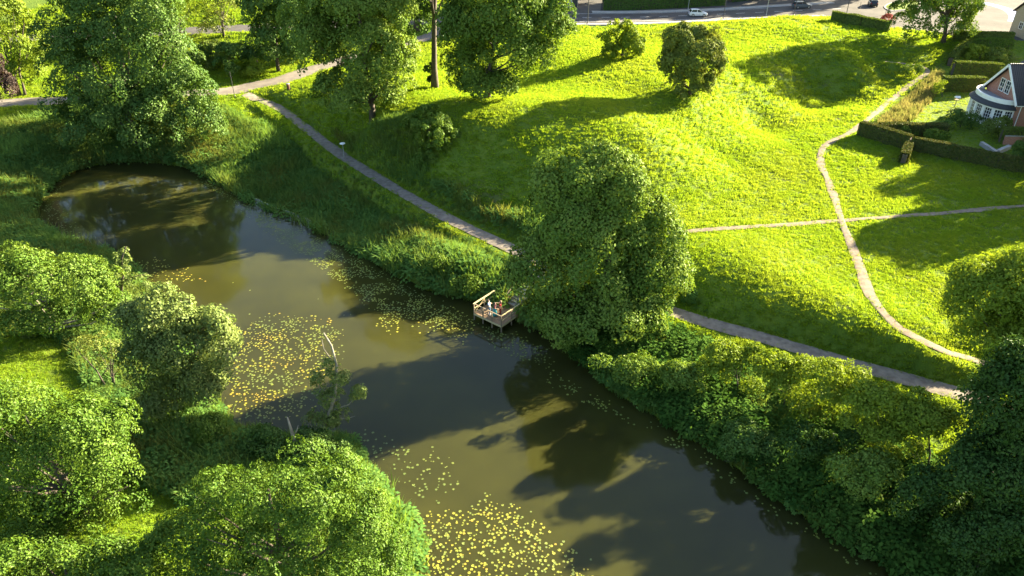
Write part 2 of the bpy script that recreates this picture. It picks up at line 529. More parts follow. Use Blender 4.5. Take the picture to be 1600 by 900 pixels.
# ---- pond water: a closed body, 4 m deep
def fan_prism(name, poly, z0, z1, mat):
    bm = bmesh.new()
    top = [bm.verts.new((x, y, z1)) for x, y in poly]
    f = bm.faces.new(top)
    if f.normal.z < 0: f.normal_flip()
    bm.normal_update()
    if f.normal.z < 0: bmesh.ops.reverse_faces(bm, faces=[f])
    r = bmesh.ops.extrude_face_region(bm, geom=[f])
    for e in r['geom']:
        if isinstance(e, bmesh.types.BMVert): e.co.z = z0
    bmesh.ops.recalc_face_normals(bm, faces=bm.faces)
    bmesh.ops.triangulate(bm, faces=bm.faces)
    me = bpy.data.meshes.new(name); bm.to_mesh(me); bm.free()
    return link(name, me, mat)
_c = POND.mean(0)
_n = np.roll(POND, -1, 0) - np.roll(POND, 1, 0)
_n = np.stack([_n[:, 1], -_n[:, 0]], -1); _n /= np.linalg.norm(_n, axis=1)[:, None]
if inside((POND + _n * 0.3), POND).mean() > 0.5: _n = -_n
water = fan_prism('pond_water', POND + _n * 1.0, -4.0, 0.0, M['water'])
tag(water, kind='structure')

# ---- paths, draped over the ground
def ribbon(name, p, mat, lift=0.03, w=None, edge=0.12, seed=1):
    c, z = p['c'], p['z']
    s = np.concatenate([[0], np.cumsum(np.linalg.norm(np.diff(c, axis=0), axis=1))])
    n = int(s[-1] / 0.5)
    q = np.linspace(0, s[-1], n)
    cx, cy = np.interp(q, s, c[:, 0]), np.interp(q, s, c[:, 1])
    tx, ty = np.gradient(cx), np.gradient(cy); L = np.hypot(tx, ty); tx /= L; ty /= L
    hw = (w or p['w']) / 2
    r = np.random.default_rng(seed)
    e1 = np.convolve(r.normal(0, edge, n + 8), np.ones(9) / 3, 'same')[:n]
    e2 = np.convolve(r.normal(0, edge, n + 8), np.ones(9) / 3, 'same')[:n]
    V = []
    K = 7
    for k in range(K):
        f = -1 + 2 * k / (K - 1)
        off = f * hw + (e1 if k == 0 else 0) + (e2 if k == K - 1 else 0)
        x = cx - ty * off; y = cy + tx * off
        V.append(np.column_stack([x, y, hz(x, y) + lift + 0.03 - 0.02 * (abs(f) == 1) + 0.02 * (1 - f * f)]))
    V = np.stack(V, 1).reshape(-1, 3)
    ii = np.arange(n * K).reshape(n, K)
    Q = np.stack([ii[:-1, :-1], ii[1:, :-1], ii[1:, 1:], ii[:-1, 1:]], -1).reshape(-1, 4)
    Q = Q[:, ::-1]
    o = link(name, mesh_np(name, V, Q, smooth=True), mat)
    if o.data.polygons[0].normal.z < 0: o.data.flip_normals()
    return tag(o, kind='structure')
ribbon('lane', PATHS['lane'], M['lane'], 0.05, edge=0.06, seed=2)
ribbon('pond_path', PATHS['pond_path'], M['gravel'], 0.058, edge=0.05, seed=3)
ribbon('cross_path', PATHS['cross_path'], M['dirt'], 0.05, edge=0.08, seed=4)
ribbon('dirt_path', PATHS['dirt_path'], M['dirt'], 0.058, edge=0.08, seed=5)
ribbon('side_road', PATHS['side_road'], M['asphalt'], 0.06, edge=0.02, seed=6)
rd = fan_prism('road', ROAD, 9.0, 9.56, M['asphalt'])
tag(rd, kind='structure')

# ------------------------------------------------------------------ grass: tuft meshes set out on world-space points
def tuft_mesh(name, n, rad, h, w, lean, seed):
    r = np.random.default_rng(seed); V = []; Fc = []
    for i in range(n):
        a = r.uniform(0, 6.28); d = rad * math.sqrt(r.uniform()); b = r.uniform(0, 6.28)
        x, y = d * math.cos(a), d * math.sin(a)
        L = h * r.uniform(0.55, 1.15); ln = lean * r.uniform(0.3, 1.2)
        dx, dy = math.cos(b) * ln * L, math.sin(b) * ln * L
        px, py = -math.sin(b) * w / 2, math.cos(b) * w / 2
        k = len(V)
        V += [(x - px, y - py, -0.05), (x + px, y + py, -0.05), (x + dx * .4 - px * .8, y + dy * .4 - py * .8, L * .6), (x + dx * .4 + px * .8, y + dy * .4 + py * .8, L * .6), (x + dx, y + dy, L)]
        Fc += [(k, k + 1, k + 3), (k, k + 3, k + 2), (k + 2, k + 3, k + 4)]
    return mesh_np(name, V, Fc)
def herb_mesh(name, n, rad, h, leaf, seed):
    """leafy herb clump (nettle, hogweed): leaves in a dome on thin stems"""
    r = np.random.default_rng(seed); V = []; Fc = []
    for i in range(n):
        a = r.uniform(0, 6.28); e = math.acos(r.uniform(0.0, 1)); q = r.uniform(0.6, 1)
        c = np.array([rad * q * math.sin(e) * math.cos(a), rad * q * math.sin(e) * math.sin(a), h * (0.25 + 0.75 * q * math.cos(e))])
        b = a + r.normal(0, 0.7); t = np.array([math.cos(b), math.sin(b), r.uniform(-0.7, 0.2)]); t /= np.linalg.norm(t)
        s = np.cross(t, [0, 0, 1]); s /= np.linalg.norm(s) + 1e-6
        L = leaf * r.uniform(0.7, 1.3); k = len(V)
        V += [c, c + t * L * .45 + s * L * .3, c + t * L, c + t * L * .45 - s * L * .3]
        Fc += [(k, k + 1, k + 2), (k, k + 2, k + 3)]
    return mesh_np(name, V, Fc)
def scatter_object(name, pts, scl, tmesh, mat, tilt=0.15, seed=0):
    n = len(pts); r = np.random.default_rng(seed)
    me = mesh_np(name, pts, np.zeros((0, 4)), attrs={'scl': scl})
    rot = np.column_stack([r.normal(0, tilt, n), r.normal(0, tilt, n), r.uniform(0, 6.283, n)]).astype(np.float32)
    at = me.attributes.new('rot', 'FLOAT_VECTOR', 'POINT'); at.data.foreach_set('vector', rot.ravel())
    o = link(name, me)
    tmesh.materials.clear(); tmesh.materials.append(mat)
    src = bpy.data.objects.new(name + '_tuft', tmesh)
    ng = bpy.data.node_groups.new(name, 'GeometryNodeTree')
    ng.interface.new_socket('Geometry', in_out='INPUT', socket_type='NodeSocketGeometry')
    ng.interface.new_socket('Geometry', in_out='OUTPUT', socket_type='NodeSocketGeometry')
    N = ng.nodes; L = ng.links
    gi, go = N.new('NodeGroupInput'), N.new('NodeGroupOutput')
    oi = N.new('GeometryNodeObjectInfo'); oi.inputs[0].default_value = src; oi.inputs['As Instance'].default_value = True
    ip = N.new('GeometryNodeInstanceOnPoints')
    a1 = N.new('GeometryNodeInputNamedAttribute'); a1.data_type = 'FLOAT'; a1.inputs[0].default_value = 'scl'
    a2 = N.new('GeometryNodeInputNamedAttribute'); a2.data_type = 'FLOAT_VECTOR'; a2.inputs[0].default_value = 'rot'
    L.new(gi.outputs[0], ip.inputs['Points']); L.new(oi.outputs['Geometry'], ip.inputs['Instance'])
    L.new(a2.outputs[0], ip.inputs['Rotation']); L.new(a1.outputs[0], ip.inputs['Scale'])
    L.new(ip.outputs[0], go.inputs[0])
    md = o.modifiers.new('tufts', 'NODES'); md.node_group = ng
    return o

def path_clear(pts, extra=0.0, names=None):
    ok = np.ones(len(pts), bool)
    for nm, p in PATHS.items():
        if names and nm not in names: continue
        d, _ = seg_dist(pts, p['c'])
        ok &= d > p['w'] / 2 + extra
    return ok
def in_view(pts, m=0.12):
    """keep what the camera or a camera a step to the side could see"""
    z = hz(pts[:, 0], pts[:, 1])
    dep = pts[:, 1] * CP - (z - CAM_H) * SP
    vv = (pts[:, 1] * SP + (z - CAM_H) * CP) / dep
    a = pts[:, 0] / dep
    tx = math.tan(HFOV / 2); ty = tx * 9 / 16
    return (np.abs(a) < tx * (1 + m)) & (np.abs(vv) < ty * (1 + m)) & (dep > 0)
def rand_pts(x0, x1, y0, y1, dens):
    n = int((x1 - x0) * (y1 - y0) * dens)
    p = np.column_stack([rng.uniform(x0, x1, n), rng.uniform(y0, y1, n)])
    p = p[in_view(p)]
    return p
GARDEN = np.array([tuple(G(u, v)[:2]) for u, v in [(1335,208),(1400,160),(1460,108),(1490,70),(1620,60),(1700,100),(1700,280),(1600,262),(1500,238)]])
DA = np.array(on_z(741, 488.7, 0.85)); DB = np.array(on_z(783.3, 508.7, 0.85))
DW = float(np.linalg.norm(DB - DA)); da = (DB - DA) / DW; db = np.array([-da[1], da[0]])
DD = 3.3
STAIR = np.array([DA + da * 1.2 + db * 1.0, DA + da * (DW + 0.3) + db * 1.0, DA + da * (DW + 0.3) + db * (DD + 6.2), DA + da * 1.2 + db * (DD + 6.2)])
HOUSE = np.array([(71.5, 105.8), (96, 105.8), (96, 125), (71.5, 117)])
def keep_grass(p):
    sd = np.full(len(p), 99.0); m = (p[:, 0] < 80) & (p[:, 1] < 130)
    sd[m] = pond_sd(p[m])
    ok = (sd > -0.25) & ~inside(p, ROAD) & ~inside(p, STAIR) & ~inside(p, HOUSE)
    return p[ok], sd[ok]
# short meadow grass; nearer ground gets finer, denser tufts
allp = []; alls = []
for (y0, y1, dens, sc) in ((25, 75, 11, 0.95), (75, 110, 6.5, 1.2), (110, 150, 3.6, 1.6), (150, 200, 1.6, 2.2)):
    p = rand_pts(-110, 125, y0, y1, dens)
    p, sd = keep_grass(p)
    ok = path_clear(p, -0.28 + 0.40 * rng.uniform(size=len(p)))
    p = p[ok]
    allp.append(p); alls.append(sc * rng.uniform(0.7, 1.2, len(p)) * (1 + 0.18 * vnoise(p[:, 0], p[:, 1], 0.7, 11)))
p = np.concatenate(allp); s = np.concatenate(alls)
gsd = np.full(len(p), 99.0); _m = (p[:, 0] < 80) & (p[:, 1] < 130); gsd[_m] = pond_sd(p[_m])
ingard = inside(p, GARDEN)
s = np.where(ingard, s * 0.45, s)
bankmask = (gsd < 6.5) 
keep = ~bankmask | (rng.uniform(size=len(p)) < 0.3)
p, s = p[keep], s[keep]
mg = scatter_object('meadow_grass', np.column_stack([p, hz(p[:, 0], p[:, 1])]), s, tuft_mesh('grass_tuft', 42, 0.42, 0.12, 0.04, 1.1, 1), M['grass'], seed=1)
tag(mg, kind='stuff')
print('meadow tufts', len(p))
# tall bank grass and herbs between path and water
p = rand_pts(-80, 60, 28, 125, 6.0)
p, sd = keep_grass(p)
pp = PATHS['pond_path']['c']
dpath, _ = seg_dist(p, pp)
hN = vnoise(p[:, 0], p[:, 1], 0.45, 21)
ok = (sd < 13.5) & path_clear(p, 0.45) & (dpath > 1.6) & (rng.uniform(size=len(p)) < 0.95) & ((sd < 9) | (p[:, 1] > 58))
pb, sb, nb = p[ok], sd[ok], hN[ok]
edge = np.clip((dpath[ok] - 1.2) / 2.6, 0.4, 1.35) * np.where(pb[:, 1] > 62, 1.15, 0.75)
tall = rng.uniform(size=len(pb)) < 0.60 + 0.3 * vnoise(pb[:, 0], pb[:, 1], 0.6, 23)
sc_ = edge * rng.uniform(0.7, 1.3, len(pb)) * (1 + 0.3 * nb)
q = pb[tall]
bg_ = scatter_object('bank_grass', np.column_stack([q, hz(q[:, 0], q[:, 1])]), sc_[tall], tuft_mesh('bank_tuft', 26, 0.40, 1.15, 0.06, 0.55, 2), M['tallgrass'], seed=2)
tag(bg_, kind='stuff')
q = pb[~tall]
hb_ = scatter_object('bank_undergrowth', np.column_stack([q, hz(q[:, 0], q[:, 1])]), sc_[~tall], herb_mesh('herb_clump', 56, 0.65, 1.05, 0.27, 3), M['herb'], seed=3)
tag(hb_, kind='stuff')
p = rand_pts(4, 50, 30, 66, 2.4)
p, sd = keep_grass(p)
dp_, _ = seg_dist(p, pp)
p = p[(sd < 9) & (dp_ > 2.2) & (vnoise(p[:, 0], p[:, 1], 0.8, 31) > -0.35) & (p[:, 0] > 6)]
th = scatter_object('bank_thicket', np.column_stack([p, hz(p[:, 0], p[:, 1])]), rng.uniform(0.6, 1.35, len(p)), herb_mesh('thicket_clump', 130, 0.95, 1.7, 0.30, 8), M['thicket'], tilt=0.25, seed=8)
tag(th, kind='stuff')
print('bank', len(pb))
# rank tall grass on the rampart's shaded flank and the dry strip along the garden
def poly_pts(pix, dens):
    w = np.array([tuple(G(u, v)[:2]) for u, v in pix]); lo, hi = w.min(0), w.max(0)
    n = int((hi[0] - lo[0]) * (hi[1] - lo[1]) * dens)
    q = np.column_stack([rng.uniform(lo[0], hi[0], n), rng.uniform(lo[1], hi[1], n)])
    q = q[inside(q, w)]
    q = q[path_clear(q, 0.3)]
    return q
q = poly_pts([(1458,116),(1472,116),(1470,138),(1428,186),(1380,206),(1366,200),(1410,162)], 5)
tag(scatter_object('dry_grass', np.column_stack([q, hz(q[:, 0], q[:, 1])]), rng.uniform(0.8, 1.6, len(q)), tuft_mesh('dry_tuft', 20, 0.3, 0.75, 0.05, 0.5, 5), M['dry'], seed=5), kind='stuff')
q = poly_pts([(520,205),(590,192),(640,184),(690,190),(672,245),(668,285),(640,292),(600,268),(550,240)], 6)
tag(scatter_object('rank_grass', np.column_stack([q, hz(q[:, 0], q[:, 1])]), rng.uniform(0.7, 1.5, len(q)), tuft_mesh('rank_tuft', 22, 0.35, 0.8, 0.045, 0.5, 6), M['tallgrass'], seed=6), kind='stuff')
# ------------------------------------------------------------------ trees and shrubs
LEAF = {}
def leafmat(key, c1, c2, trans=0.42, tt=(1.3, 1.2, 0.5), gloss=0.006):
    LEAF[key] = leafy(key + ' leaves', c1, c2, trans=trans * 0.68, ttint=tt, gloss=gloss, rough=0.42)
leafmat('chestnut', (0.070, 0.140, 0.020), (0.175, 0.245, 0.042), 0.40)
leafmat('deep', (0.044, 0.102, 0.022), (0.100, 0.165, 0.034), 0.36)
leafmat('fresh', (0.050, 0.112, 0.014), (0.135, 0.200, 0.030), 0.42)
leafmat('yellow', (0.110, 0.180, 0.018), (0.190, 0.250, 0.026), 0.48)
leafmat('shade', (0.022, 0.058, 0.012), (0.052, 0.100, 0.018), 0.30)  # leaf colour darkened to stand in for shade in the lower right
leafmat('field', (0.036, 0.088, 0.010), (0.105, 0.168, 0.022), 0.36)
leafmat('silver', (0.085, 0.135, 0.030), (0.170, 0.210, 0.060), 0.38, (1.2, 1.15, 0.7))
leafmat('olive', (0.085, 0.130, 0.022), (0.165, 0.190, 0.040), 0.40, (1.2, 1.1, 0.6))
leafmat('maroon', (0.030, 0.022, 0.022), (0.060, 0.045, 0.035), 0.3, (1.2, 0.8, 0.6))
leafmat('hedge', (0.070, 0.120, 0.025), (0.140, 0.180, 0.035), 0.40)
leafmat('beech', (0.045, 0.085, 0.018), (0.125, 0.125, 0.035), 0.40, (1.2, 1.0, 0.6))
leafmat('rose', (0.330, 0.060, 0.070), (0.200, 0.100, 0.060), 0.40, (1.2, 0.9, 0.8))

def unit(a): return a / (np.linalg.norm(a, axis=-1, keepdims=True) + 1e-9)
def leaf_faces(P, N, size, r, aspect=0.62, droop=0.35):
    """kite-shaped leaves at P facing N"""
    n = len(P)
    t = np.cross(N, r.normal(size=(n, 3))); t = unit(t)
    t[:, 2] -= droop; t = unit(t)
    s = unit(np.cross(N, t))
    N2 = unit(np.cross(t, s))
    L = (size * r.uniform(0.65, 1.35, n))[:, None]
    a = P - t * L * 0.5
    b = P + s * L * aspect * 0.5 + N2 * L * 0.10
    c = P + t * L * 0.5 - N2 * L * 0.08
    d = P - s * L * aspect * 0.5 + N2 * L * 0.10
    V = np.stack([a, b, c, d], 1).reshape(-1, 3)
    k = np.arange(n) * 4
    Fc = np.concatenate([np.stack([k, k + 1, k + 2], 1), np.stack([k, k + 2, k + 3], 1)])
    return V, Fc
def crown_mesh(name, lobes, n_leaves, leaf, clump=1.0, seed=0, fill=0.3, low=-0.55, flat=0.75, rough=0.22, per=110):
    """lobes: (cx,cy,cz,rx,ry,rz). Boughs sit over the lobes' shells, leaves in domes over each bough."""
    r = np.random.default_rng(seed)
    lobes = np.array(lobes, float)
    # lumps: smaller lobes budding from the shells of the given ones
    kids = []
    for l in lobes:
        m = 7 if l[3] > 1.5 * clump else 3
        dd = unit(r.normal(size=(m, 3))); dd[:, 2] = np.where(dd[:, 2] < low * 0.6, -dd[:, 2], dd[:, 2])
        sc = r.uniform(0.30, 0.52, m)
        for q, f in zip(dd, sc):
            kids.append((*(l[:3] + q * l[3:] * (1.0 - f * 0.75)), *(l[3:] * f)))
    n0 = len(lobes)
    lobes = np.concatenate([lobes * np.array([1, 1, 1, .86, .86, .86]), np.array(kids)])
    w = (lobes[:, 3] * lobes[:, 4] + lobes[:, 4] * lobes[:, 5] + lobes[:, 3] * lobes[:, 5]); w /= w.sum()
    nc = max(6, int(n_leaves / per))
    li = r.choice(len(lobes), nc * 3, p=w)
    d = unit(r.normal(size=(nc * 3, 3)))
    ok = d[:, 2] > low
    ok &= r.uniform(size=len(d)) < (0.55 + 0.45 * np.clip(d[:, 2] + 0.6, 0, 1))
    rad = np.where(r.uniform(size=len(d)) < fill, r.uniform(0.35, 0.85, len(d)), r.uniform(0.86, 1.06, len(d)))
    # uneven outline
    bump = 1 + 0.8 * rough * (vnoise(d[:, 0] * 3 + li, d[:, 1] * 3 + d[:, 2] * 3, 1.6, seed + 1))
    pos = lobes[li, :3] + d * lobes[li, 3:] * (rad * bump)[:, None]
    # drop boughs buried in other lobes
    for k in range(len(lobes)):
        q = np.linalg.norm((pos - lobes[k, :3]) / lobes[k, 3:], axis=1)
        ok &= ~((q < 0.62) & (li != k) & (r.uniform(size=len(q)) < 0.8))
    pos, d = pos[ok][:nc], d[ok][:nc]
    nc = len(pos)
    size = clump * 1.15 * r.uniform(0.45, 1.35, nc)
    cnt = np.maximum(8, (per * (size / (clump * 1.15)) ** 2).astype(int))
    ci = np.repeat(np.arange(nc), cnt)
    n = len(ci)
    ax = unit(d * np.array([1, 1, 0.6]) + np.array([0, 0, 0.55]) + r.normal(0, 0.25, (nc, 3)))
    e = unit(r.normal(size=(n, 3)))
    dot = (e * ax[ci]).sum(1)
    e = np.where((dot < -0.25)[:, None], -e, e); dot = np.abs(dot)
    q = r.uniform(0.45, 1.0, n) ** 0.6
    off = e * (q * size[ci])[:, None]
    along = (off * ax[ci]).sum(1)[:, None] * ax[ci]
    off = off - along * (1 - flat * 0.8)
    P = pos[ci] + off
    N = unit(e * 0.60 + ax[ci] * 0.60 + r.normal(0, 0.33, (n, 3)))
    V, Fc = leaf_faces(P, N, leaf, r)
    ctint = r.uniform(0, 1, nc)
    tint = np.clip(0.55 * ctint[ci] + 0.45 * r.uniform(size=n) , 0, 1)
    return mesh_np(name, V, Fc, attrs={'tint': np.repeat(tint, 4)})

def lobes_px(specs, y):
    """photo outlines (u,v,ru,rv[,dy]) of a crown standing at depth y -> ellipsoids in metres"""
    out = []
    for sp in specs:
        u, v, ru, rv = sp[:4]; dy = sp[4] if len(sp) > 4 else 0
        yy = y + dy
        x, z = at_y(u, v, yy)
        depth = yy * CP - (z - CAM_H) * SP
        s = depth / F
        th = math.atan2(CAM_H - z, yy)
        rx = ru * s
        ap = rv * s
        ryd = rx * 0.9
        rz = math.sqrt(max(ap * ap - (ryd * math.sin(th)) ** 2, (0.55 * ap) ** 2)) / math.cos(th)
        rz = min(rz, 1.9 * ap)
        out.append((x, yy, z, rx, ryd, rz))
    return out
def base_at(u, v):
    g = G(u, v); return g
def make_tree(name, label, cat, base, lobes, leaf='chestnut', n=20000, leafsize=0.3, clump=1.0, seed=1, trunk_r=0.3, limbs=9, group=None, top=None,
              part=('trunk', 'crown'), bark='bark', fill=0.3, lean=0, per=110, low=-0.55, rough=0.22, stems=1):
    b = Vector(base)
    root = empty(name, b)
    tag(root, label, cat, group)
    r = random.Random(seed)
    L = [(l[0] - b.x, l[1] - b.y, l[2] - b.z, l[3], l[4], l[5]) for l in lobes]
    me = crown_mesh(part[1], L, n, leafsize, clump, seed, fill=fill, per=per, low=low, rough=rough)
    link(part[1], me, LEAF[leaf], root)
    m = MB()
    cz = sum(l[2] * l[3] for l in L) / sum(l[3] for l in L)
    cx = sum(l[0] * l[3] for l in L) / sum(l[3] for l in L); cy = sum(l[1] * l[3] for l in L) / sum(l[3] for l in L)
    H = top or max(l[2] for l in L)
    spine = []
    for st in range(stems):
        jx, jy = (0, 0) if stems == 1 else (r.uniform(-.5, .5), r.uniform(-.5, .5))
        pts = []
        for i in range(8):
            t = i / 7
            w = min(1, t * 1.1)
            pts.append(Vector((jx + (cx + jx * 3) * w * w + r.uniform(-1, 1) * 0.12 * H * 0.08, jy + (cy + jy * 3) * w * w + r.uniform(-1, 1) * 0.12 * H * 0.08, -0.3 + (H + 0.3) * t)))
        rr = [trunk_r * (1.35 if i == 0 else 1.0) * (1 - 0.85 * (i / 7)) + 0.012 for i in range(8)]
        m.tube(pts, rr, 9)
        spine.append(pts)
    for k in range(limbs):
        l = L[r.randrange(len(L))]
        a = r.uniform(0, 6.28); e = r.uniform(-0.1, 0.9)
        tip = Vector((l[0] + l[3] * .85 * math.cos(a) * math.cos(e), l[1] + l[4] * .85 * math.sin(a) * math.cos(e), l[2] + l[5] * .8 * math.sin(e)))
        pts0 = spine[k % stems]
        i0 = min(6, max(1, int(7 * min(0.8, max(0.15, (tip.z * 0.55) / max(H, .1))))))
        s = pts0[i0]
        mid = s.lerp(tip, 0.5) + Vector((0, 0, -0.08 * (tip - s).length + 0.1 * r.uniform(-1, 1)))
        r0 = trunk_r * 0.55 * (1 - 0.7 * i0 / 7)
        m.tube([s, s.lerp(mid, 0.5) + Vector((r.uniform(-.1, .1), r.uniform(-.1, .1), 0)), mid, tip], [r0, r0 * .75, r0 * .5, 0.015], 6)
    m.build(part[0], M[bark], root, smooth=True)
    return root

def tree_px(name, label, cat, bpx, specs, **k):
    b = base_at(*bpx)
    return make_tree(name, label, cat, b, lobes_px(specs, b.y), **k)
def tree_c(name, label, cat, cpx, cz, specs, **k):
    """crown whose foot is outside the picture: cpx is the crown's centre, cz its height"""
    x, y = on_z(*cpx, cz)
    return make_tree(name, label, cat, (x, y, max(h1(x, y), 0.0)), lobes_px(specs, y), **k)

# ---- the large trees
tree_px('broadleaf_tree', 'huge full-crowned green tree leaning over the pond beside the wooden platform', 'tree', (948, 494),
        [(932,390,98,110),(918,275,62,52),(856,425,50,60),(1018,425,45,66),(975,318,52,52),(930,482,98,56,-1.5),(862,486,30,26,-1),(885,335,52,60),(1005,478,48,40,-1),(880,295,52,48),(962,288,52,46),(1030,365,40,48),(1040,440,34,52),(832,415,34,46)],
        leaf='chestnut', n=115000, leafsize=0.30, clump=1.05, seed=11, trunk_r=0.55, limbs=16, fill=0.35, low=-0.95, rough=0.3)
tree_px('chestnut_tree', 'tall dark chestnut tree at the far left end of the pond', 'tree', (215, 232),
        [(190,95,100,95),(235,25,58,60),(278,160,58,55),(120,140,52,65),(205,185,105,50),(318,182,34,28),(105,75,38,50),(165,20,65,50),(245,100,62,60)],
        leaf='deep', n=90000, leafsize=0.38, clump=1.3, seed=12, trunk_r=0.6, limbs=14, fill=0.4, low=-0.95, rough=0.5)
tree_px('lime_tree', 'tall tree with bright sunlit right side, left of the bare tall trunk', 'tree', (583, 190),
        [(572,75,68,80),(560,15,75,48),(508,85,42,65),(607,110,38,60),(545,145,55,40),(600,20,46,50),(480,45,38,50),(590,150,42,30),(570,-60,75,50)],
        leaf='chestnut', n=65000, leafsize=0.38, clump=1.3, seed=13, trunk_r=0.42, limbs=12, fill=0.3)
tree_px('lime_tree', 'broad drooping tree right of the bare tall trunk on the rampart', 'tree', (762, 154),
        [(785,60,78,62),(738,108,42,38),(848,45,42,42),(785,5,80,45),(832,92,34,34),(722,50,32,48),(762,132,48,18),(868,22,26,30)],
        leaf='fresh', n=58000, leafsize=0.38, clump=1.3, seed=14, trunk_r=0.42, limbs=12, fill=0.3)
tree_px('lime_tree', 'tall hidden tree added behind the sunlit tall tree to shade the pond', 'tree', (602, 138),
        [(600,60,48,50),(598,108,48,30),(570,40,45,45),(630,30,40,45),(600,-20,60,50),(560,-40,50,40)], leaf='deep', n=22000, leafsize=0.5, clump=1.4, seed=27, trunk_r=0.4, limbs=8)  # hidden tree, added to keep the sun off the pond's far end
tree_px('broadleaf_tree', 'dark dense tree behind the lane at the top, left of the sunlit tall tree', 'tree', (435, 112),
        [(435,55,36,48),(420,5,38,38),(455,20,35,45),(440,85,30,22)],
        leaf='deep', n=16000, leafsize=0.5, clump=1.5, seed=15, trunk_r=0.35, limbs=6)
# bare tall trunk with its crown above the picture, ivy at its foot
b = base_at(680, 138)
t7 = make_tree('tall_tree', 'tall bare-trunked tree on the lawn with an ivy clump at its foot', 'tree', b, lobes_px([(690,-85,95,50),(640,-70,55,45),(750,-75,60,45)], b.y),
               leaf='chestnut', n=20000, leafsize=0.5, clump=1.5, seed=16, trunk_r=0.5, limbs=8, top=24)
iv = crown_mesh('ivy', [(-1.1, 0.2, 2.2, 0.8, 0.8, 2.0), (-0.6, 0.1, 1.0, 0.8, 0.8, 1.2)], 1200, 0.35, 0.5, 17)
link('ivy', iv, LEAF['deep'], t7)
b = base_at(652, 46)
make_tree('tall_tree', 'dark trunk at the top edge behind the bare tall trunk', 'tree', b, lobes_px([(652,-52,60,32),(620,-40,40,30)], b.y),
          leaf='deep', n=6000, leafsize=0.6, clump=1.6, seed=18, trunk_r=0.62, limbs=5, top=16)
tree_px('spreading_tree', 'round spreading tree on the lawn beside the roundabout, above the brick house', 'tree', (1473, 67),
        [(1465,18,58,36),(1418,40,30,20),(1508,22,30,28),(1460,-14,60,28),(1432,18,40,30),(1480,40,40,18),(1465,-40,55,35)],
        leaf='fresh', n=26000, leafsize=0.42, clump=1.3, seed=19, trunk_r=0.42, limbs=12, fill=0.2)
tree_px('broadleaf_tree', 'sunlit yellow-green tree on the right edge beside the bend of the earth path', 'tree', (1600, 640),
        [(1545,465,52,58),(1592,440,48,45),(1548,520,46,38),(1604,505,62,60),(1520,440,28,30),(1650,470,60,70)],
        leaf='yellow', n=45000, leafsize=0.24, clump=0.85, seed=20, trunk_r=0.28, limbs=14, fill=0.15, rough=0.65)
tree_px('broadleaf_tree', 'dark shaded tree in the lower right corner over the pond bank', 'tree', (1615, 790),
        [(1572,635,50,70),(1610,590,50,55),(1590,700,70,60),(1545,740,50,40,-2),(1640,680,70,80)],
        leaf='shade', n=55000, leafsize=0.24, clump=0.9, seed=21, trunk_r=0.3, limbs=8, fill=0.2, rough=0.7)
tree_px('broadleaf_tree', 'low wide rounded tree on the left edge, beside the ivy-clad snag', 'tree', (80, 520),
        [(70,438,80,42),(15,430,55,40),(128,445,52,34),(60,475,72,28),(165,485,38,26),(-50,440,60,45)],
        leaf='fresh', n=36000, leafsize=0.24, clump=0.9, seed=22, trunk_r=0.24, limbs=20, bark='barkpale', fill=0.1, stems=2, rough=0.6)
tree_px('willow_tree', 'pale silvery-green tree over the lily pads on the near left shore', 'tree', (275, 640),
        [(288,545,66,62),(258,490,44,36),(328,520,34,36),(318,590,40,42),(285,610,58,40),(240,560,42,48),(215,500,24,26)],
        leaf='silver', n=45000, leafsize=0.24, clump=0.9, seed=23, trunk_r=0.26, limbs=10, fill=0.25, rough=0.6)
tree_c('oak_tree', 'large oak-like tree in the lower left corner with deep gaps in its crown', 'tree', (95, 730), 7.0,
       [(92,715,105,90),(25,655,65,55),(145,670,65,50),(175,760,42,55),(60,800,90,60),(-40,720,70,80),(130,800,60,50)],
       leaf='field', n=62000, leafsize=0.19, clump=0.8, seed=24, trunk_r=0.4, limbs=24, fill=0.12, rough=0.75)
tree_c('broadleaf_tree', 'dense round-topped tree at the bottom edge beside the yellow lily pads', 'tree', (440, 850), 6.5,
       [(440,860,180,115),(345,800,75,60),(470,765,105,42),(560,815,70,62),(295,865,60,60),(598,880,46,60),(440,950,200,70)],
       leaf='field', n=125000, leafsize=0.17, clump=0.65, seed=25, trunk_r=0.4, limbs=14, fill=0.25, rough=0.5)
tree_c('broadleaf_tree', 'yellow-green treetop cut by the bottom edge in the lower left corner', 'tree', (100, 905), 5.5,
       [(100,905,105,45),(205,890,50,36),(15,890,50,40),(130,950,140,50)],
       leaf='field', n=32000, leafsize=0.20, clump=0.75, seed=26, trunk_r=0.3, limbs=8, fill=0.3)

# ---- slender and broken trees on the left shore
def snag(name, label, bpx, stem_px, clumps, leaf, n, seed, r0, branches=(), bark='barkpale'):
    b = base_at(*bpx); root = empty(name, b); tag(root, label, 'tree')
    m = MB()
    def P(u, v, dy=0.0):
        x, z = at_y(u, v, b.y + dy); return Vector((x, b.y + dy, z)) - b
    pts = [P(*q) for q in stem_px]; pts[0] = Vector((0, 0, -0.2))
    k = len(pts) - 1
    m.tube(pts, [r0 * (1 - 0.8 * i / k) for i in range(k + 1)], 8)
    for br in branches:
        q = [P(*w) for w in br[1:]]
        m.tube(q, [br[0] * (1 - 0.8 * i / (len(q) - 1)) for i in range(len(q))], 6)
    m.build('trunk', M[bark], root, smooth=True)
    if clumps:
        L = [(l[0] - b.x, l[1] - b.y, l[2] - b.z, l[3], l[4], l[5]) for l in lobes_px(clumps, b.y)]
        link('crown', crown_mesh('crown', L, n, 0.20, 0.38, seed, per=30, fill=0.5, low=-1), LEAF[leaf], root)
    return root
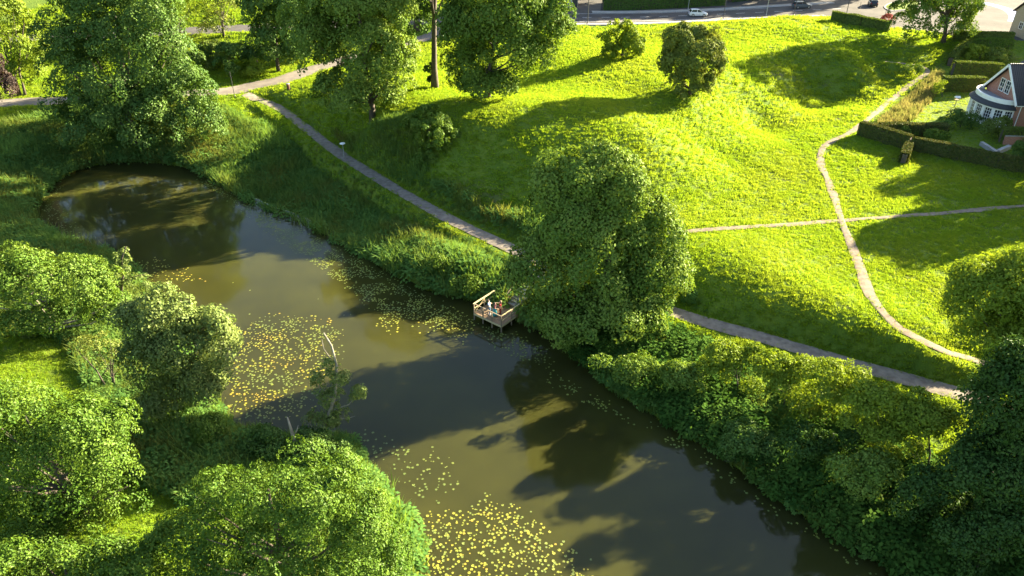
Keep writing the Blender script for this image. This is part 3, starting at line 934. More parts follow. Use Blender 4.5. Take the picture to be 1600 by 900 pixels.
snag('ivy_tree', 'slender ivy-clad snag standing in front of the lily pads at the left shore', (192, 500), [(192,500),(188,470),(192,430),(190,405),(197,385)],
     [(194,398,9,12),(183,395,7,8),(195,430,11,22),(212,440,22,12),(225,452,14,10),(205,475,16,20),(180,440,10,14),(200,495,14,12)], 'silver', 2600, 31, 0.2,
     [(0.06,(188,450),(172,440),(160,437)),(0.07,(190,440),(210,432),(230,428)),(0.05,(192,470),(165,485),(148,495))], 'bark')
snag('leaning_tree', 'broken ivy-hung tree with a bare leaning tip above the lily pads', (495, 690), [(495,690),(512,655),(524,615),(526,570),(518,540),(506,520)],
     [(528,592,15,22),(512,575,13,15),(520,625,20,22),(500,600,12,22),(562,612,12,13),(505,655,28,20),(535,650,14,14),(555,625,8,8)], 'silver', 5200, 32, 0.19,
     [(0.06,(522,640),(545,632),(560,615)),(0.05,(516,560),(506,545),(503,530)),(0.05,(518,650),(540,655),(555,650))])
snag('dead_trunk', 'bare grey dead trunk standing among shrubs at the near shore', (463, 715), [(463,715),(462,695),(455,672),(449,652)], None, None, 0, 33, 0.26, [(0.08,(458,682),(464,672),(466,664))])

# ---- bushes on the rampart
tree_px('round_bush', 'round clipped-looking sunlit bush on the grassy bank below the road', 'bush', (972, 88),
        [(970,56,32,27),(985,68,26,20),(955,66,22,20),(970,78,30,13),(990,80,16,10)], leaf='yellow', n=9000, leafsize=0.36, clump=0.8, seed=41, trunk_r=0.2, limbs=8, part=('stem', 'foliage'), low=-0.9)
tree_px('hawthorn_bush', 'tall olive-brown bush casting a long shadow across the rampart', 'bush', (1077, 148),
        [(1082,90,46,40),(1068,60,34,22),(1106,74,28,28),(1085,122,36,26),(1056,100,26,32),(1108,100,24,24),(1082,138,34,15),(1060,132,22,14)], leaf='olive', n=28000, leafsize=0.33, clump=0.8, seed=42, trunk_r=0.25, limbs=10, part=('stem', 'foliage'), low=-0.95)
tree_px('willow_bush', 'pale sunlit bush on the crest of the shaded rampart slope', 'bush', (670, 240),
        [(678,206,36,32),(652,198,26,18),(698,216,22,28),(664,258,18,26),(680,240,28,26),(674,184,24,18)], leaf='fresh', n=16000, leafsize=0.26, clump=0.6, seed=43, trunk_r=0.12, limbs=6, part=('stem', 'foliage'), low=-0.95)

# ---- trees and shrubs beyond the lane, top left
tree_px('tall_shrub', 'tall yellow-green shrub in the upper left corner beside the lane', 'bush', (35, 150),
        [(25,62,52,55),(52,108,34,32),(8,20,40,30),(60,70,22,25)], leaf='yellow', n=14000, leafsize=0.36, clump=1.0, seed=51, trunk_r=0.2, limbs=12, stems=3, fill=0.2, part=('stem', 'foliage'))
tree_px('copper_tree', 'dark purple-leaved tree cut by the left edge above the pond', 'tree', (-6, 190),
        [(2,132,22,42),(-25,120,35,55)], leaf='maroon', n=9000, leafsize=0.36, clump=1.0, seed=52, trunk_r=0.25, limbs=5)
for i, (bp, sp, lb, lf, n) in enumerate([
    ((286,58), [(290,22,36,28),(270,10,28,22),(310,8,28,22)], 'thin see-through tree by the road, just right of the dark chestnut crown', 'yellow', 4200),
    ((348,56), [(345,34,26,16),(352,6,30,16),(330,45,20,10)], 'thin see-through small tree by the road, left of the dark dense tree', 'olive', 2600)]):
    tree_px('young_tree', lb, 'tree', bp, sp, leaf=lf, n=n, leafsize=0.4, clump=0.9, seed=53 + i, trunk_r=0.16, limbs=12, stems=3, fill=0.4, per=22)
for i, (bp, sp, lb, lf, n) in enumerate([
    ((300,112), [(300,88,28,22),(285,98,22,16)], 'dark shrub behind the lane right of the chestnut crown', 'deep', 5000),
    ((332,108), [(332,82,24,20),(345,90,22,18)], 'tall dark shrub in the middle of the belt beyond the lane', 'hedge', 4500),
    ((402,98), [(400,74,30,20),(385,80,22,16)], 'broad shaded shrub behind the small sunlit bush beside the lane', 'deep', 5000),
    ((468,92), [(468,72,26,20),(455,80,20,14)], 'shaded shrub behind the lane at the edge of the sunlit tall tree', 'hedge', 4500),
    ((362,124), [(358,94,19,22),(362,110,12,12)], 'small dark tree on the verge of the lane', 'deep', 3600),
    ((396,120), [(395,107,17,12)], 'small bright yellow-green bush on the verge of the lane', 'yellow', 2400)]):
    tree_px('shrub', lb, 'bush', bp, sp, leaf=lf, n=n, leafsize=0.36, clump=0.8, seed=60 + i, trunk_r=0.12, limbs=5, part=('stem', 'foliage'), low=-0.9)

# ---- shrubs on the near left shore
for i, (bp, sp, lb, lf, n) in enumerate([
    ((175,604), [(160,545,36,22),(180,560,26,16),(140,535,20,14)], 'half-bare twiggy shrub in the clearing on the left', 'olive', 1900),
    ((420,712), [(415,690,32,20),(395,700,22,16)], 'dark shrub at the foot of the dead trunk', 'deep', 5500),
    ((490,716), [(485,695,34,20),(520,705,24,16)], 'dark shrub under the broken ivy-hung tree', 'deep', 5500),
    ((548,748), [(545,725,18,16),(535,712,12,10)], 'small bright bush sticking up behind the round-topped tree', 'fresh', 2200),
    ((330,690), [(325,668,26,16)], 'low bright bush at the foot of the silvery tree', 'fresh', 3000)]):
    tree_px('shore_shrub', lb, 'bush', bp, sp, leaf=lf, n=n, leafsize=0.19, clump=0.42, seed=70 + i, trunk_r=0.07, limbs=12, stems=3 if i == 0 else 1, part=('stem', 'foliage'), low=-0.9, per=30)

# ---- shrubs on the pond bank
for i, (bp, sp, lb, lf, n) in enumerate([
    ((735,465), [(738,442,28,16),(755,452,18,12),(715,446,18,14)], 'feathery sunlit elder bush beside the platform rail', 'fresh', 5200),
    ((690,440), [(683,410,15,11),(700,420,16,11),(690,428,18,12)], 'small sunlit elder bush up the bank from the lily pads', 'fresh', 3200),
    ((1000,606), [(1000,572,40,22),(975,580,24,18)], 'shaded shrub under the right side of the huge tree', 'chestnut', 6000),
    ((1072,620), [(1062,585,36,20),(1085,595,26,18)], 'shaded shrub tipped with light below the gravel path', 'chestnut', 5500),
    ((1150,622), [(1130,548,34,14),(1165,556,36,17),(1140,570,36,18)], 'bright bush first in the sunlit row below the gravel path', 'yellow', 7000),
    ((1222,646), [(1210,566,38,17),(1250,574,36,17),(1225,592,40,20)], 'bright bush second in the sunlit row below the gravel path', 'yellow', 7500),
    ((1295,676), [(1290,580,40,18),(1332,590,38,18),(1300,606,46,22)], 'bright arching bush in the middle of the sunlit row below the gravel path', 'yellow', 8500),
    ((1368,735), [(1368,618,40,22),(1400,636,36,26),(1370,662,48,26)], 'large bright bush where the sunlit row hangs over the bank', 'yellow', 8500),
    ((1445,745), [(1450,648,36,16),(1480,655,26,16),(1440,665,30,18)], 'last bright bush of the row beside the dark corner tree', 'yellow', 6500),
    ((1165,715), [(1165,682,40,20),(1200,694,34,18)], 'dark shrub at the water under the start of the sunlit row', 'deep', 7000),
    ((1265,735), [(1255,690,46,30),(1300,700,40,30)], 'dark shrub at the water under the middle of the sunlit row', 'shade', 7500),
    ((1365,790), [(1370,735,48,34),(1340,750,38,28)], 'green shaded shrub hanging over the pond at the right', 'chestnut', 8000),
    ((1450,820), [(1455,760,52,40),(1490,790,46,36)], 'shade-darkened shrub on the bank right of the hanging shrub', 'shade', 9000),
    ((1520,900), [(1520,840,56,40),(1570,820,54,44)], 'shade-darkened shrub in the bottom right corner above the water', 'shade', 9000)]):
    rr_ = random.Random(i)
    u0 = sum(q[0] for q in sp) / len(sp); v0 = sum(q[1] for q in sp) / len(sp); w0 = max(q[2] for q in sp)
    sp = [(q[0], q[1], q[2] * .8, q[3] * .8) for q in sp] + [(u0 + rr_.uniform(-1.25, 1.25) * w0, v0 + rr_.uniform(-0.4, 1.5) * w0, w0 * rr_.uniform(.25, .5), w0 * rr_.uniform(.16, .32)) for _ in range(7)]
    tree_px('bank_shrub', lb, 'bush', bp, sp, leaf=lf, n=int(n * 1.2), rough=0.5, leafsize=0.22, clump=0.5, seed=80 + i, trunk_r=0.07, limbs=7, part=('stem', 'foliage'), low=-0.95, per=30, fill=0.45)

# ---- trees beyond the frame that the shadows on the meadow and the road come from
SHADE = [((72, 88), 11.5, 5.0), ((84, 104), 12.5, 5.5), ((90, 92), 12, 5), ((72, 70), 9, 4.5), ((56, 41), 13, 6), ((60, 38), 14, 6), ((47, 37), 13, 5.5), ((66, 52), 14, 6)]
SHADE += [((x, 189 + 3 * math.sin(x)), 17, 7) for x in (18, 30, 42, 53, 64, 76, 90)]
for i, ((x, y), hgt, rad) in enumerate(SHADE):
    z0 = h1(x, y)
    make_tree('garden_tree' if i < 8 else 'roadside_tree', 'broad leafy tree standing just beyond the right edge of the lawn' if i < 8 else 'leafy tree in the row beyond the main road', 'tree', (x, y, z0),
              [(x, y, z0 + hgt - rad * .9, rad, rad, rad), (x + 1.5, y + 1, z0 + hgt - rad * 1.3, rad * .8, rad * .8, rad * .8), (x - 2, y - 1, z0 + hgt - rad * 1.4, rad * .75, rad * .75, rad * .75)],
              leaf='chestnut', n=13000, leafsize=0.6, clump=1.4, seed=100 + i, trunk_r=0.35, limbs=6, group='trees beyond the lawn' if i < 8 else 'trees beyond the road')
# ------------------------------------------------------------------ materials of built things
def wood(name, c1, c2, sc=(1, 12, 12)):
    m, nt, b, o = new_mat(name)
    tc = nt.nodes.new('ShaderNodeTexCoord'); mp = nt.nodes.new('ShaderNodeMapping'); mp.inputs['Scale'].default_value = sc
    nt.links.new(tc.outputs['Object'], mp.inputs[0])
    n = nt.nodes.new('ShaderNodeTexNoise'); n.inputs['Scale'].default_value = 3; n.inputs['Detail'].default_value = 6
    nt.links.new(mp.outputs[0], n.inputs['Vector'])
    mx = nt.nodes.new('ShaderNodeMix'); mx.data_type = 'RGBA'; nt.links.new(n.outputs[0], mx.inputs[0])
    mx.inputs[6].default_value = (*c1, 1); mx.inputs[7].default_value = (*c2, 1)
    nt.links.new(mx.outputs[2], b.inputs['Base Color']); b.inputs['Roughness'].default_value = 0.75
    return m
M['deck'] = wood('larch decking', (0.30, 0.20, 0.11), (0.19, 0.125, 0.07))
M['rail'] = wood('pale rail timber', (0.50, 0.42, 0.22), (0.36, 0.29, 0.15))
M['post'] = wood('weathered post', (0.24, 0.19, 0.12), (0.13, 0.10, 0.07), (12, 12, 1))
M['step'] = wood('grey weathered step', (0.30, 0.29, 0.27), (0.20, 0.19, 0.17))
def brickmat(name, c1, c2, mortar):
    m, nt, b, o = new_mat(name)
    tc = nt.nodes.new('ShaderNodeTexCoord')
    sep = nt.nodes.new('ShaderNodeSeparateXYZ'); nt.links.new(tc.outputs['Object'], sep.inputs[0])
    ad = nt.nodes.new('ShaderNodeMath'); nt.links.new(sep.outputs[0], ad.inputs[0]); nt.links.new(sep.outputs[1], ad.inputs[1])
    cb = nt.nodes.new('ShaderNodeCombineXYZ'); nt.links.new(ad.outputs[0], cb.inputs[0]); nt.links.new(sep.outputs[2], cb.inputs[1])
    br = nt.nodes.new('ShaderNodeTexBrick'); br.inputs['Scale'].default_value = 1
    br.inputs['Brick Width'].default_value = 0.24; br.inputs['Row Height'].default_value = 0.075; br.inputs['Mortar Size'].default_value = 0.008
    br.inputs[1].default_value = (*c1, 1); br.inputs[2].default_value = (*c2, 1); br.inputs[3].default_value = (*mortar, 1)
    nt.links.new(cb.outputs[0], br.inputs['Vector']); nt.links.new(br.outputs[0], b.inputs['Base Color'])
    b.inputs['Roughness'].default_value = 0.9
    return m
M['brick'] = brickmat('red brick', (0.36, 0.13, 0.075), (0.27, 0.09, 0.055), (0.35, 0.30, 0.26))
M['yellowbrick'] = brickmat('buff brick', (0.42, 0.33, 0.22), (0.34, 0.26, 0.17), (0.4, 0.37, 0.32))
def tilemat():
    m, nt, b, o = new_mat('dark glazed roof tiles')
    b.inputs['Base Color'].default_value = (0.026, 0.027, 0.031, 1); b.inputs['Roughness'].default_value = 0.65
    tc = nt.nodes.new('ShaderNodeTexCoord')
    w1 = nt.nodes.new('ShaderNodeTexWave'); w1.wave_type = 'BANDS'; w1.bands_direction = 'X'; w1.inputs['Scale'].default_value = 1.1
    w2 = nt.nodes.new('ShaderNodeTexWave'); w2.wave_type = 'BANDS'; w2.bands_direction = 'Z'; w2.wave_profile = 'SAW'; w2.inputs['Scale'].default_value = 1.4
    for w in (w1, w2): nt.links.new(tc.outputs['Object'], w.inputs['Vector'])
    ad = nt.nodes.new('ShaderNodeMath'); nt.links.new(w1.outputs['Fac'], ad.inputs[0]); nt.links.new(w2.outputs['Fac'], ad.inputs[1])
    bp = nt.nodes.new('ShaderNodeBump'); bp.inputs['Strength'].default_value = 0.8; bp.inputs['Distance'].default_value = 0.05
    nt.links.new(ad.outputs[0], bp.inputs['Height']); nt.links.new(bp.outputs[0], b.inputs['Normal'])
    return m
M['tile'] = tilemat()
M['white'] = plain('white paint', (0.78, 0.78, 0.76), 0.5, (0.70, 0.70, 0.68), 2.0)
M['glass'] = plain('window glass', (0.02, 0.025, 0.03), 0.08, (0.03, 0.035, 0.04), 1.0)
M['felt'] = plain('balcony floor', (0.28, 0.29, 0.30), 0.9, (0.22, 0.23, 0.24), 2.0)
M['carwhite'] = plain('white car paint', (0.75, 0.76, 0.77), 0.25)
M['carblack'] = plain('dark car paint', (0.03, 0.035, 0.04), 0.25)
M['carslate'] = plain('slate car paint', (0.09, 0.11, 0.13), 0.28)
M['tyre'] = plain('tyre rubber', (0.02, 0.02, 0.02), 0.9)
M['rim'] = plain('alloy rim', (0.5, 0.5, 0.52), 0.35, metal=0.8)
M['lampglass'] = plain('headlamp lens', (0.75, 0.77, 0.8), 0.2)
M['tail'] = plain('tail lamp', (0.4, 0.02, 0.02), 0.3)
M['darkmetal'] = plain('dark painted metal', (0.035, 0.037, 0.04), 0.5)
M['greymetal'] = plain('galvanised metal', (0.35, 0.36, 0.37), 0.45, metal=0.4)
M['binbrown'] = plain('brown litter bin', (0.12, 0.05, 0.03), 0.6)
M['bluelane'] = plain('blue cycle surfacing', (0.12, 0.20, 0.42), 0.85, (0.09, 0.16, 0.34), 1.0)
M['kerb'] = plain('granite kerb', (0.36, 0.35, 0.34), 0.85)
M['skin'] = plain('skin', (0.55, 0.34, 0.25), 0.55, (0.50, 0.30, 0.21))
M['hairdark'] = plain('dark hair', (0.025, 0.018, 0.014), 0.6)
M['hairbrown'] = plain('brown hair', (0.16, 0.09, 0.05), 0.6)
M['shirtblue'] = plain('pale blue shirt', (0.26, 0.36, 0.55), 0.85)
M['denim'] = plain('blue denim', (0.07, 0.14, 0.24), 0.9)
M['burgundy'] = plain('burgundy top', (0.17, 0.03, 0.06), 0.85)
M['teal'] = plain('teal skirt cloth', (0.03, 0.26, 0.30), 0.85)
M['red'] = plain('red top', (0.36, 0.02, 0.025), 0.85)
M['crimson'] = plain('crimson trousers', (0.30, 0.03, 0.03), 0.85)
M['shoe'] = plain('shoe', (0.05, 0.045, 0.04), 0.7)
M['shoewhite'] = plain('white shoe', (0.6, 0.6, 0.58), 0.7)

# ------------------------------------------------------------------ pond platform, stairs, people
ang = math.atan2(da[1], da[0])
plat = empty('viewing_platform', (DA[0], DA[1], 0), ang)
tag(plat, 'small wooden viewing platform with railings standing in the pond', 'platform')
ZD = 0.85
npl = 22; pw = DD / npl
pm = MB().box((0, 0, 0), (DW - 0.02, pw - 0.012, 0.04)).mesh('plank')
for i in range(npl):
    link('plank', pm, M['deck'], plat, (DW / 2, pw * (i + 0.5), ZD - 0.02 + random.uniform(-.003, .003)))
for (a, b_) in (((0, -0.03), (DW, -0.03)), ((0, DD + 0.03), (DW, DD + 0.03)), ((-0.03, 0), (-0.03, DD)), ((DW + 0.03, 0), (DW + 0.03, DD))):
    MB().beam((a[0], a[1], ZD - 0.14), (b_[0], b_[1], ZD - 0.14), 0.05, 0.2).build('edge_beam', M['rail'], plat)
RH = 1.12
posts = [(0, 0), (DW * .33, 0), (DW * .66, 0), (DW, 0), (DW, DD * .5), (DW, DD), (0, DD * .5), (0, DD)]
for (x, y) in posts:
    MB().box((x, y, (ZD + RH - 2.2) / 2), (0.10, 0.10, ZD + RH + 2.2)).build('post', M['post'], plat)
def rail(a, b_, z, nm, mt, w=.12, h=.05):
    MB().beam((a[0], a[1], z), (b_[0], b_[1], z), w, h).build(nm, mt, plat)
rail((0, -.08), (0, DD + .08), ZD + RH + .028, 'top_rail', M['rail'], .16, .06)
rail((.085, 0), (DW + .08, 0), ZD + RH + .026, 'top_rail', M['post'])
rail((DW, .065), (DW, DD * 1.0), ZD + RH + .026, 'top_rail', M['rail'])
for zz in (0.56,):
    rail((0, .055), (0, DD - .055), ZD + zz, 'mid_rail', M['rail'], .035, .09)
    rail((.055, 0), (DW - .055, 0), ZD + zz, 'mid_rail', M['post'], .035, .09)
    rail((DW, .055), (DW, DD - .055), ZD + zz, 'mid_rail', M['rail'], .035, .09)
MB().beam((0.05, .06, ZD + .1), (0.05, DD * .5 - .06, ZD + RH - .08), .03, .07).build('brace', M['rail'], plat)
# stairs up the bank
sx0, sx1 = 1.55, DW - 0.05
zt = h1(*(DA + da * (sx0 + sx1) / 2 + db * (DD + 5.6)))
st = empty('wooden_stairs', (DA[0], DA[1], 0), ang)
tag(st, 'grey wooden stairs climbing the bank from the platform under the huge tree', 'stairs')
ns = 13; run = 5.4
def stair_z(k): return ZD + (zt - ZD) * (k + 1) / ns + 0.10
sm = MB().box((0, 0, 0), (sx1 - sx0, run / ns + 0.03, 0.07)).mesh('step')
rm = MB().box((0, 0, 0), (sx1 - sx0 - .04, 0.03, 0.26)).mesh('riser')
for k in range(ns):
    y = DD + 0.1 + run * (k + .5) / ns
    link('step', sm, M['step'], st, ((sx0 + sx1) / 2, y, stair_z(k)))
    link('riser', rm, M['post'], st, ((sx0 + sx1) / 2, y - run / ns / 2 + .03, stair_z(k) - .165))
for x in (sx0 - .04, sx1 + .04):
    MB().beam((x, DD + .06, ZD - .05), (x, DD + run, zt + .02), .06, .3).build('stringer', M['step'], st)
for x in (sx0 - .1, sx1 + .1):
    for f in (0.12, .55, .97):
        y = DD + run * f; z = ZD + (zt - ZD) * f
        MB().box((x, y, z + .35), (.08, .08, 1.5)).build('post', M['post'], st)
    MB().beam((x, DD + .2, ZD + .25 + .86), (x, DD + run, zt + 1.12), .09, .05).build('handrail', M['rail'], st)

def skin_obj(name, chains, mat, parent, sub=1, root=None):
    """chains: list of [(co, radius), ...]; shared joints are welded by position"""
    bm = bmesh.new(); lay = bm.verts.layers.skin.verify(); idx = {}
    def vert(co, r):
        k = tuple(round(c, 4) for c in co)
        if k not in idx:
            v = bm.verts.new(co); v[lay].radius = (r, r); idx[k] = v
        return idx[k]
    first = None
    for ch in chains:
        prev = None
        for co, r in ch:
            v = vert(co, r)
            if first is None: first = v; v[lay].use_root = True
            if prev is not None and prev != v and not bm.edges.get((prev, v)): bm.edges.new((prev, v))
            prev = v
    me = bpy.data.meshes.new(name); bm.to_mesh(me); bm.free()
    o = link(name, me, mat, parent)
    a = o.modifiers.new('skin', 'SKIN'); a.use_smooth_shade = True
    b_ = o.modifiers.new('sub', 'SUBSURF'); b_.levels = sub; b_.render_levels = sub
    return o
def person(label, pos, rz, cols, arms, legs, hair_long=False, skirt=False, lean=(0, 0), hgt=1.74):
    """local +x is the way the person faces; arms/legs give joint positions for right (-y) and left (+y)"""
    p = empty('person', pos, rz); p.scale = (hgt / 1.74,) * 3
    tag(p, label, 'person', 'people on the platform')
    lx, ly = lean
    def T(x, y, z):            # lean grows with height above the hips
        f = max(0, z - .9) / .8
        return (x + lx * f, y + ly * f, z)
    pel, sp, ch, nk = T(0, 0, .95), T(.01, 0, 1.14), T(0, 0, 1.34), T(0, 0, 1.47)
    hb, hm, ht = T(.02, 0, 1.545), T(.025, 0, 1.63), T(.015, 0, 1.70)
    body = [[(pel, .13), (sp, .115), (ch, .125), (nk, .055), (hb, .075), (hm, .092), (ht, .07)], [(hm, .092), (T(.125, 0, 1.605), .016)]]
    top = [[(pel, .145), (sp, .13), (ch, .14), (T(0, 0, 1.44), .075)]]
    pants = [[(T(0, 0, 1.0), .145), (pel, .145)]]
    for s_, (el, wr) in zip((-1, 1), arms):
        sh = T(0, .17 * s_, 1.40)
        el_, wr_ = T(*el), T(*wr)
        d = (Vector(wr_) - Vector(el_)).normalized()
        palm = tuple(Vector(wr_) + d * .075)
        body.append([(ch, .125), (sh, .06), (el_, .042), (wr_, .028), (palm, .032)])
        top.append([(ch, .14), (sh, .075), (tuple(Vector(sh).lerp(Vector(el_), .75)), .06)])
        side = d.cross(Vector((0, 0, 1)));
        if side.length < .2: side = Vector((1, 0, 0))
        side.normalize(); bend = d.cross(side)
        for k, (o_, ln) in enumerate(((-.03, .06), (-.01, .07), (.01, .068), (.03, .052))):
            b0 = Vector(palm) + side * o_ + d * .02
            m1 = b0 + d * ln * .55
            body.append([(palm, .032), (tuple(b0), .010), (tuple(m1), .009), (tuple(m1 + d * ln * .4 + bend * .02), .008)])
        b0 = Vector(wr_) + d * .03 + side * .035
        body.append([(wr_, .028), (tuple(b0), .011), (tuple(b0 + d * .045 + side * .02), .009)])
    for s_, (kn, an) in zip((-1, 1), legs):
        hip = T(0, .09 * s_, .90)
        toe = (an[0] + .17, an[1] + .02 * s_, .035)
        body.append([(pel, .13), (hip, .088), (kn, .058), (an, .040), (toe, .032)])
        pants.append([(pel, .145), (hip, .105), (kn, .078), ((an[0], an[1], an[2] + .05), .065)])
        m = MB(); m.box((an[0] + .055, an[1], .05), (.26, .09, .09)); m.build('shoe', M[cols[4]], p)
    skin_obj('body', body, M['skin'], p)
    skin_obj('top', top, M[cols[0]], p)
    if skirt:
        MB().lathe([(.33, .16), (.29, .45), (.21, .8), (.145, 1.03)], (0, 0, 0), 20).build('skirt', M[cols[1]], p, smooth=True)
    else:
        skin_obj('trousers', pants, M[cols[1]], p)
    hr = MB(); c0 = T(0, 0, 1.655)
    hr.lathe([(.105, -.03), (.112, .03), (.095, .08), (.055, .112), (.01, .12)], (c0[0] - .015, c0[1], c0[2]), 14)
    if hair_long: hr.lathe([(.06, -.36), (.085, -.25), (.095, -.1), (.09, .02)], (c0[0] - .06, c0[1], c0[2]), 12)
    hr.build('hair', M[cols[2]], p, smooth=True)
    e = MB()
    for s_ in (-1, 1):
        q = T(.105, .034 * s_, 1.64); MB().lathe([(.004, -.011), (.012, 0), (.004, .011)], q, 8).build('eye', M['hairdark'], p)
    e = MB(); q = T(.105, 0, 1.572); e.box(q, (.014, .045, .012)); e.build('mouth', M['burgundy'], p)
    for s_ in (-1, 1):
        q = T(.02, .096 * s_, 1.625); MB().box(q, (.035, .02, .06)).build('ear', M['skin'], p)
    return p
def on_deck(u, v):
    x, y = on_z(u, v, ZD); return (x, y, ZD)
STD = (((.02, -.09, .5), (-.01, -.10, .085)), ((.02, .09, .5), (-.01, .10, .085)))
person('person in a pale blue shirt and jeans leaning at the left railing', on_deck(765.0, 491.5), R(-20), ('shirtblue', 'denim', 'hairdark', None, 'shoewhite'),
       (((.12, -.25, 1.16), (.32, -.20, 1.06)), ((-.05, .33, 1.2), (.03, .48, 1.12))), (((.10, -.10, .5), (.03, -.12, .085)), ((.03, .10, .5), (-.06, .10, .085))), lean=(-.16, .10))
person('person in a burgundy top and long teal skirt standing in the middle', on_deck(773.2, 494.0), R(-5), ('burgundy', 'teal', 'hairdark', None, 'shoe'),
       (((.10, -.26, 1.18), (.30, -.22, 1.12)), ((.06, .27, 1.14), (.22, .2, 1.0))), STD, hair_long=True, skirt=True, hgt=1.68)
person('person in red top and trousers reaching an arm towards the others', on_deck(782.0, 491.5), R(172), ('red', 'crimson', 'hairbrown', None, 'shoe'),
       (((.22, -.24, 1.30), (.46, -.14, 1.34)), ((.20, .24, 1.22), (.42, .12, 1.26))), STD, hair_long=True, hgt=1.72)

# ------------------------------------------------------------------ lily pads
def pad_geo(r, seed):
    q = random.Random(seed); n = 12; vs = [(0, 0, .012)]; fs = []
    for k in range(n):
        a = R(18) + (2 * math.pi - R(36)) * k / (n - 1)
        rr = r * q.uniform(.93, 1.06)
        vs.append((rr * math.cos(a), rr * math.sin(a) * .95, .012 + q.uniform(0, .022)))
    for k in range(1, n): fs.append((0, k, k + 1))
    return vs, fs
def padmat(name, attr):
    m, nt, b, o = new_mat(name)
    if attr:
        a = nt.nodes.new('ShaderNodeAttribute'); a.attribute_name = 'tint'; f = a.outputs['Fac']
    else:
        a = nt.nodes.new('ShaderNodeObjectInfo'); f = a.outputs['Random']
    cr = nt.nodes.new('ShaderNodeValToRGB'); e = cr.color_ramp.elements
    e[0].position = 0 if attr else 0.0; e[0].color = (0.085, 0.135, 0.026, 1)
    e[1].position = 1; e[1].color = (0.34, 0.17, 0.02, 1)
    for p_, c in ((.35, (0.15, 0.19, 0.032, 1)), (.6, (0.22, 0.24, 0.022, 1)), (.88, (0.31, 0.28, 0.025, 1))):
        q = cr.color_ramp.elements.new(p_); q.color = c
    if not attr:
        mr = nt.nodes.new('ShaderNodeMapRange'); mr.inputs[3].default_value = .30; mr.inputs[4].default_value = .93
        nt.links.new(f, mr.inputs[0]); f = mr.outputs[0]
    nt.links.new(f, cr.inputs[0]); nt.links.new(cr.outputs[0], b.inputs['Base Color'])
    b.inputs['Roughness'].default_value = 0.55
    return m
M['pad'] = padmat('lily pads', True); M['padone'] = padmat('lily pad', False)
ZONES = [  # outline in the photo, pads per m2, tint range, clumpiness
 ([(640,805),(700,790),(760,770),(830,800),(860,830),(925,870),(930,930),(640,930)], 12.0, (.28, .92), .5),
 ([(345,668),(352,600),(365,560),(350,525),(420,490),(490,490),(535,505),(540,560),(500,600),(500,640),(430,665)], 9.0, (.26, .92), .55),
 ([(565,500),(600,480),(650,490),(705,475),(750,500),(770,525),(720,540),(670,520),(600,525)], 6.5, (.40, .9), .6),
 ([(395,330),(440,342),(480,362),(565,406),(650,455),(705,475),(745,500),(720,516),(650,505),(585,492),(545,455),(490,415),(425,372),(400,350)], 18.0, (.22, .58), .8),
 ([(745,505),(800,515),(860,545),(880,590),(820,575),(760,540)], 11.0, (.2, .52), .7),
 ([(860,580),(920,610),(1000,650),(1100,705),(1180,770),(1300,850),(1380,900),(1340,905),(1290,850),(1180,790),(1090,720),(1000,670),(900,625),(850,600)], 13.0, (.18, .52), .7),
 ([(560,660),(620,690),(700,700),(730,770),(700,785),(640,790),(585,750),(555,700)], 4.0, (.1, .42), .5),
 ([(205,410),(240,400),(290,415),(330,440),(280,445),(235,440)], 4.0, (.4, .95), .6),
 ([(60,300),(100,290),(110,330),(130,370),(90,375),(60,345)], 5.0, (.1, .4), .5),
 ([(300,265),(345,285),(400,320),(435,345),(400,350),(360,320),(310,290)], 8.0, (.1, .4), .5),
 ([(370,480),(480,490),(480,560),(380,560)], .5, (.4, .8), .2),
 ([(1060,690),(1110,700),(1180,760),(1130,730)], 1.2, (.3, .45), .3),
 ([(300,440),(420,430),(560,470),(560,560),(540,600),(420,480)], .12, (.4, .7), .1),
]
pads = []
for zi, (pix, dens, tr, cl) in enumerate(ZONES):
    w = np.array([on_z(u, v, 0) for u, v in pix]); lo, hi = w.min(0), w.max(0)
    n = int((hi - lo).prod() * dens)
    q = np.column_stack([rng.uniform(lo[0], hi[0], n), rng.uniform(lo[1], hi[1], n)])
    de = seg_dist(q, w, True)[0]
    nz = vnoise(q[:, 0], q[:, 1], 1.6, 200 + zi) + .6 * vnoise(q[:, 0], q[:, 1], 4.0, 300 + zi)
    ok = inside(q, w) & (pond_sd(q) < -0.12) & (rng.uniform(size=n) < np.clip(de / 1.2, .25, 1)) & (nz > -1.0 + cl * .95)
    q = q[ok]
    gt = np.clip(.5 + .9 * vnoise(q[:, 0], q[:, 1], .9, 400 + zi) + rng.normal(0, .25, len(q)), 0, 1)
    for (x, y), g in zip(q, gt):
        pads.append((x, y, tr[0] + (tr[1] - tr[0]) * g, rng.uniform(.05, .125), zi))
# thin out overlaps
grid = {}; keep = []
for pd in pads:
    kx, ky = int(pd[0] / .4), int(pd[1] / .4)
    if any((pd[0] - o[0]) ** 2 + (pd[1] - o[1]) ** 2 < (.8 * (pd[3] + o[3])) ** 2 for a in (-1, 0, 1) for b_ in (-1, 0, 1) for o in grid.get((kx + a, ky + b_), ())): continue
    grid.setdefault((kx, ky), []).append(pd); keep.append(pd)
pads = keep
cand = sorted([p for p in pads if p[4] in (0, 6) and in_view(np.array([[p[0], p[1]]]), 0.0)[0]], key=lambda p: p[0] ** 2 + p[1] ** 2 - 60 * p[3])[:290]
ids = set(id(p) for p in cand)
pmesh = []
for k in range(8):
    vs, fs = pad_geo(.16, 500 + k); me = bpy.data.meshes.new('lily_pad'); me.from_pydata(vs, [], fs); me.update(); me.materials.append(M['padone']); pmesh.append(me)
pmesh_g = []
for k in range(4):
    vs, fs = pad_geo(.16, 520 + k); me = bpy.data.meshes.new('lily_pad'); me.from_pydata(vs, [], fs); me.update(); pmesh_g.append(me)
